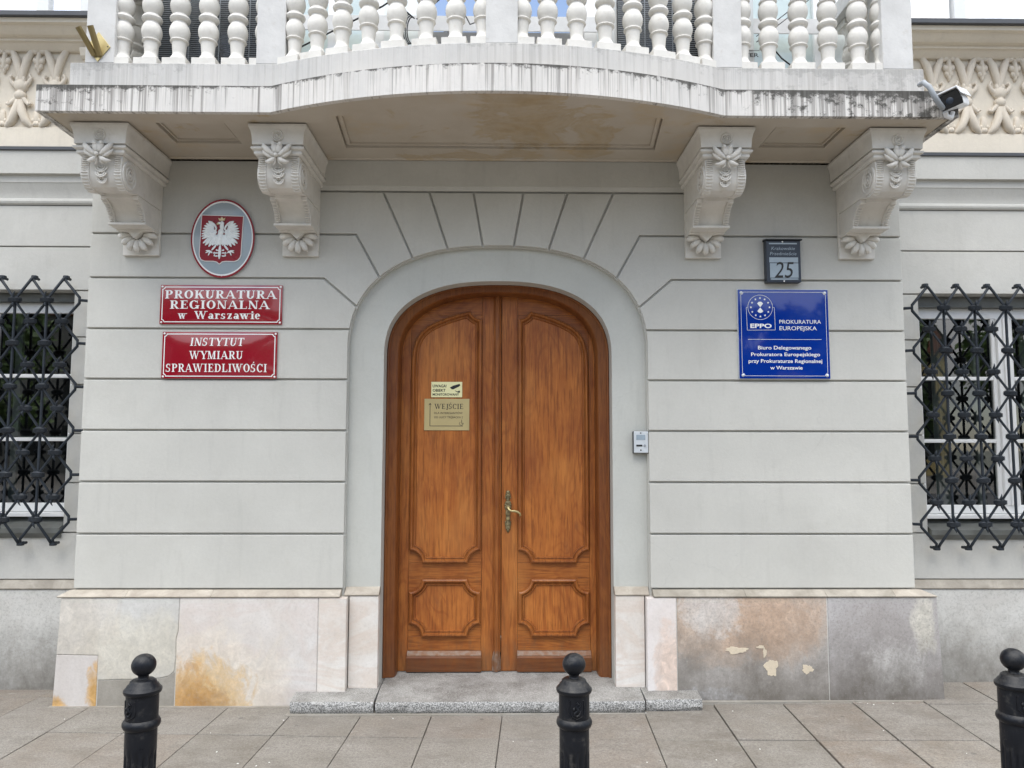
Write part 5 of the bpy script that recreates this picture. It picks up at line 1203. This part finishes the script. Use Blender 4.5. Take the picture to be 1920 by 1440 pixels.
# CCTV camera
cc_ = thing('security_camera', 'white bullet security camera with a black front, at the right end of the balcony slab', 'camera', (2.628, -.86, 3.668))
rotc = Euler((radians(14), radians(-10), radians(-47)))
body = MB(); body.prism([(-.040, -.036), (.040, -.036), (.044, -.01), (.036, .030), (-.036, .030), (-.044, -.01)], 'xz', -.0, .15); body.build('housing', CAMW, cc_, bevel=.006, rot=rotc)
vis = MB(); vis.prism([(-.052, .004), (-.040, .040), (.040, .040), (.052, .004), (.056, .004), (.044, .047), (-.044, .047), (-.056, .004)], 'xz', -.028, .165); vis.build('sun_visor', CAMW, cc_, bevel=.003, rot=rotc)
fr_ = MB(); fr_.prism([(-.046, -.040), (.046, -.040), (.048, -.01), (.038, .034), (-.038, .034), (-.048, -.01)], 'xz', -.014, -.0005); fr_.build('black_front', CAMB, cc_, bevel=.003, rot=rotc); cc_.scale = (1.2, 1.2, 1.2)
le = MB(); le.lathe([(0, .004), (.012, .003), (.017, .0), (.017, -.003)], (-.004, -.0145, -.006), 16, 'y'); le.build('lens', NAVY, cc_, smooth=40, rot=rotc)
arm = MB(); arm.tube([(.0, .05, -.04), (.01, .06, -.055), (.04, .07, -.06), (.05, .075, -.03)], .012, 10); arm.build('bracket', CAMW, cc_, smooth=50)
cdm = MB(); cdm.tube([(-.10, .085, .115), (-.112, .03, .10), (-.106, -.005, .06), (-.085, -.01, .01), (-.055, .0, -.025), (-.02, .03, -.035)], .0125, 12); cdm.build('conduit', PIPE, cc_, smooth=60)

# ------------------------------------------------------------------ bollards
def bollard(x, y, rz, label):
    t = thing('bollard', label, 'bollard', (x, y, gz(x)), 'black cast iron bollards along the pavement', (0, 0, rz))
    b = MB(); pr = [(.0, 0), (.085, 0), (.085, .05), (.075, .07), (.066, .09), (.060, .10), (.060, .12), (.0535, .14), (.0530, .16)]
    pr += [(.0530, .16+.43*i/20) for i in range(1, 21)]
    pr += [(.0530, .61), (.0530, .662), (.060, .668), (.0635, .676), (.0635, .684), (.060, .692), (.0545, .697), (.0545, .775), (.0545, .780), (.061, .784), (.0635, .790), (.0635, .797), (.059, .802), (.0555, .805), (.052, .812), (.046, .816), (.043, .825), (.036, .830), (.020, .833), (.0, .833)]
    b.lathe(pr, seg=96, flute=(14, .17, .585, .007)); b.build('post', IRON, t, smooth=40)
    k = MB(); k.lathe([(.024, .828), (.0185, .834), (.0175, .840), (.0195, .846)]+[(.0415*sin(radians(a)), .8790-.0385*cos(radians(a))) for a in range(30, 181, 10)], seg=32); k.build('ball_finial', IRON, t, smooth=60)
    s = MB()
    def on(u, v, r=.0555): a = u/.0545-pi/2; return (r*cos(a), r*sin(a), v)
    path = [(-.026, .766), (.026, .766), (.027, .74), (.026, .722), (.018, .712), (.0, .704), (-.018, .712), (-.026, .722), (-.027, .74), (-.026, .766)]
    s.tube([on(*p, .0545) for p in path], .003, 6)
    s.tube([on(*p) for p in ((-.001, .762), (.004, .756), (-.002, .750), (-.001, .742), (.003, .735), (-.006, .728), (-.010, .722), (-.002, .715), (.007, .719), (.010, .728), (.014, .734))], [.003, .0045, .003, .005, .006, .0055, .005, .0045, .004, .003, .002], 7)
    s.tube([on(*p) for p in ((.0, .744), (.010, .750), (.013, .758))], .0022, 5); s.tube([on(*p) for p in ((-.002, .744), (-.010, .746), (-.012, .738))], .0028, 5); s.ell(on(-.011, .740, .057), (.005, .004, .006))
    s.build('crest_relief', IRON, t, smooth=60)
    return t
bollard(-1.240, -2.30, -.46, 'black cast iron bollard with a ball top, in front of the ochre stained plinth')
bollard(.290, -2.30, .10, 'black cast iron bollard with a ball top, in front of the doorstep')
bollard(1.862, -2.32, .0, 'black cast iron bollard with a ball top, cut by the right edge of the photo')

# small litter on the pavement
lt = MB(); r_ = random.Random(3)
for i in range(22):
    x, y = r_.uniform(-3.2, 3.3), r_.uniform(-1.0, -.1); s_ = r_.uniform(.002, .007); lt.ell((x, y, gz(x)+.002), (s_, s_*.7, .002), (0, 0, r_.uniform(0, 3)), 5, 3)
tag(lt.build('litter', LITT), 'scattered tiny white scraps on the pavement', kind='stuff')

# ------------------------------------------------------------------ across the street (seen in the glass and in the glossy signs)
def treemeshes(seed, h):
    r = random.Random(seed); tr = MB(); tr.tube([(0, 0, 0), (.05, .02, h*.25), (-.03, .05, h*.5), (.08, 0, h*.75)], [.22, .17, .12, .05], 9)
    cents = []
    for i in range(16):
        a = r.uniform(0, 2*pi); zz = h*r.uniform(.28, .95); rad = (1-abs(zz/h-.6)*1.2)*h*.30*r.uniform(.5, 1)
        c = Vector((cos(a)*rad, sin(a)*rad, zz)); cents.append((c, r.uniform(.6, 1.2)*h*.11)); tr.tube([(0, 0, zz*.55), tuple(c*.6+Vector((0, 0, zz*.3))), tuple(c)], [.06, .04, .015], 5)
    lf = MB()
    for c, R0 in cents:
        for k in range(420):
            d_ = Vector((r.gauss(0, 1), r.gauss(0, 1), r.gauss(0, .8))).normalized()*R0*r.uniform(.4, 1.15); p = c+d_; u = Vector((r.gauss(0, 1), r.gauss(0, 1), r.gauss(0, 1))).normalized(); v = u.orthogonal().normalized(); s_ = r.uniform(.14, .27)
            lf.add([p+u*s_, p+v*s_*.6, p-u*s_, p-v*s_*.6], [(0, 1, 2, 3)])
    return tr, lf
TM = []
for sd_, h in ((1, 10.), (2, 11.5), (3, 9.)):
    tr, lf = treemeshes(sd_, h); me2 = bpy.data.meshes.new('crown'); me2.from_pydata([tuple(v) for v in lf.v], [], lf.f); me2.materials.append(LEAF)
    TM.append((tr.mesh('trunk', BARK, 50), me2))
for i, (x, y, k, lab) in enumerate(((-30, -36, 0, 'leftmost leafy tree across the street'), (-22, -38, 1, 'tall leafy tree across the street, left of the open gap'), (-15.5, -35, 2, 'small leafy tree across the street facing the left window'), (-8, -42, 0, 'leafy tree across the street behind the camera, left'), (2, -44, 2, 'small distant leafy tree straight across the street'), (9, -40, 1, 'tall leafy tree mirrored in the blue sign'), (14.5, -37, 0, 'leafy tree across the street facing the right window'), (20, -34, 2, 'small leafy tree before the yellow house'), (-24.5, -31, 1, 'tall leafy tree across the street, nearest to the camera on the left'), (17, -31, 0, 'leafy tree across the street, nearest to the camera on the right'), (30, -36, 1, 'rightmost leafy tree across the street'), (-26, -47, 1, 'leafy tree in the back row across the street, far left'), (-18, -46, 0, 'leafy tree in the back row across the street, left of the middle'), (-11.5, -38, 1, 'tall leafy tree in the front row across the street, left of the middle'), (-4, -37, 2, 'small leafy tree in the front row across the street, near the middle'), (5.5, -38, 0, 'leafy tree in the front row across the street, right of the middle'), (12, -47, 1, 'leafy tree in the back row across the street, right of the middle'))):
    t = thing('street_tree', lab, 'tree', (x, y, -.1), 'trees across the street', (0, 0, i*1.3))
    obj('trunk', TM[k][0], t); obj('crown', TM[k][1], t)
yb2 = thing('yellow_house', 'yellow two storey house across the street behind the trees', 'house', (24, -48, -.1))
q_ = MB(); q_.box(-5, 5, -5, 5, 0, 8); q_.build('wall', YBLD, yb2); q_ = MB(); q_.prism([(-5.4, 8.0), (5.4, 8.0), (4, 10), (-4, 10)], 'xz', -5.4, 5.4); q_.build('roof', ROOFM, yb2)
for i in range(4):
    for z in (1.2, 4.6): q_ = MB(); q_.box(-4.4+2.5*i, -3.2+2.5*i, 5.001, 5.05, z, z+2); q_.build('window', DARK, yb2)

STONEG = flat('backdrop_house_grey', (.17, .165, .15), .8, sc=1)  # unseen dark houses, added so tree gaps mirror less bright sky in the glass
for (x, y, w_, h_, nm, lab) in ((-29, -53, 16, 11, 'backdrop_house', 'dark grey house added behind the trees across the street to darken the left window reflection'), (11, -58, 14, 9.5, 'backdrop_house', 'dark grey house added far across the street, left of the yellow house, to darken reflections')):
    hs_ = thing(nm, lab, 'house', (x, y, -.1), 'backdrop houses added across the street')
    q_ = MB(); q_.box(-w_/2, w_/2, -5, 5, 0, h_); q_.build('wall', STONEG, hs_); q_ = MB(); q_.prism([(-w_/2-.4, h_), (w_/2+.4, h_), (w_/2-2, h_+2.5), (-w_/2+2, h_+2.5)], 'xz', -5.4, 5.4); q_.build('roof', ROOFM, hs_)
    for i in range(int(w_/2.6)):
        for z in (1.2, 4.6): q_ = MB(); q_.box(-w_/2+.8+2.6*i, -w_/2+2.0+2.6*i, 5.001, 5.05, z, z+2); q_.build('window', DARK, hs_)
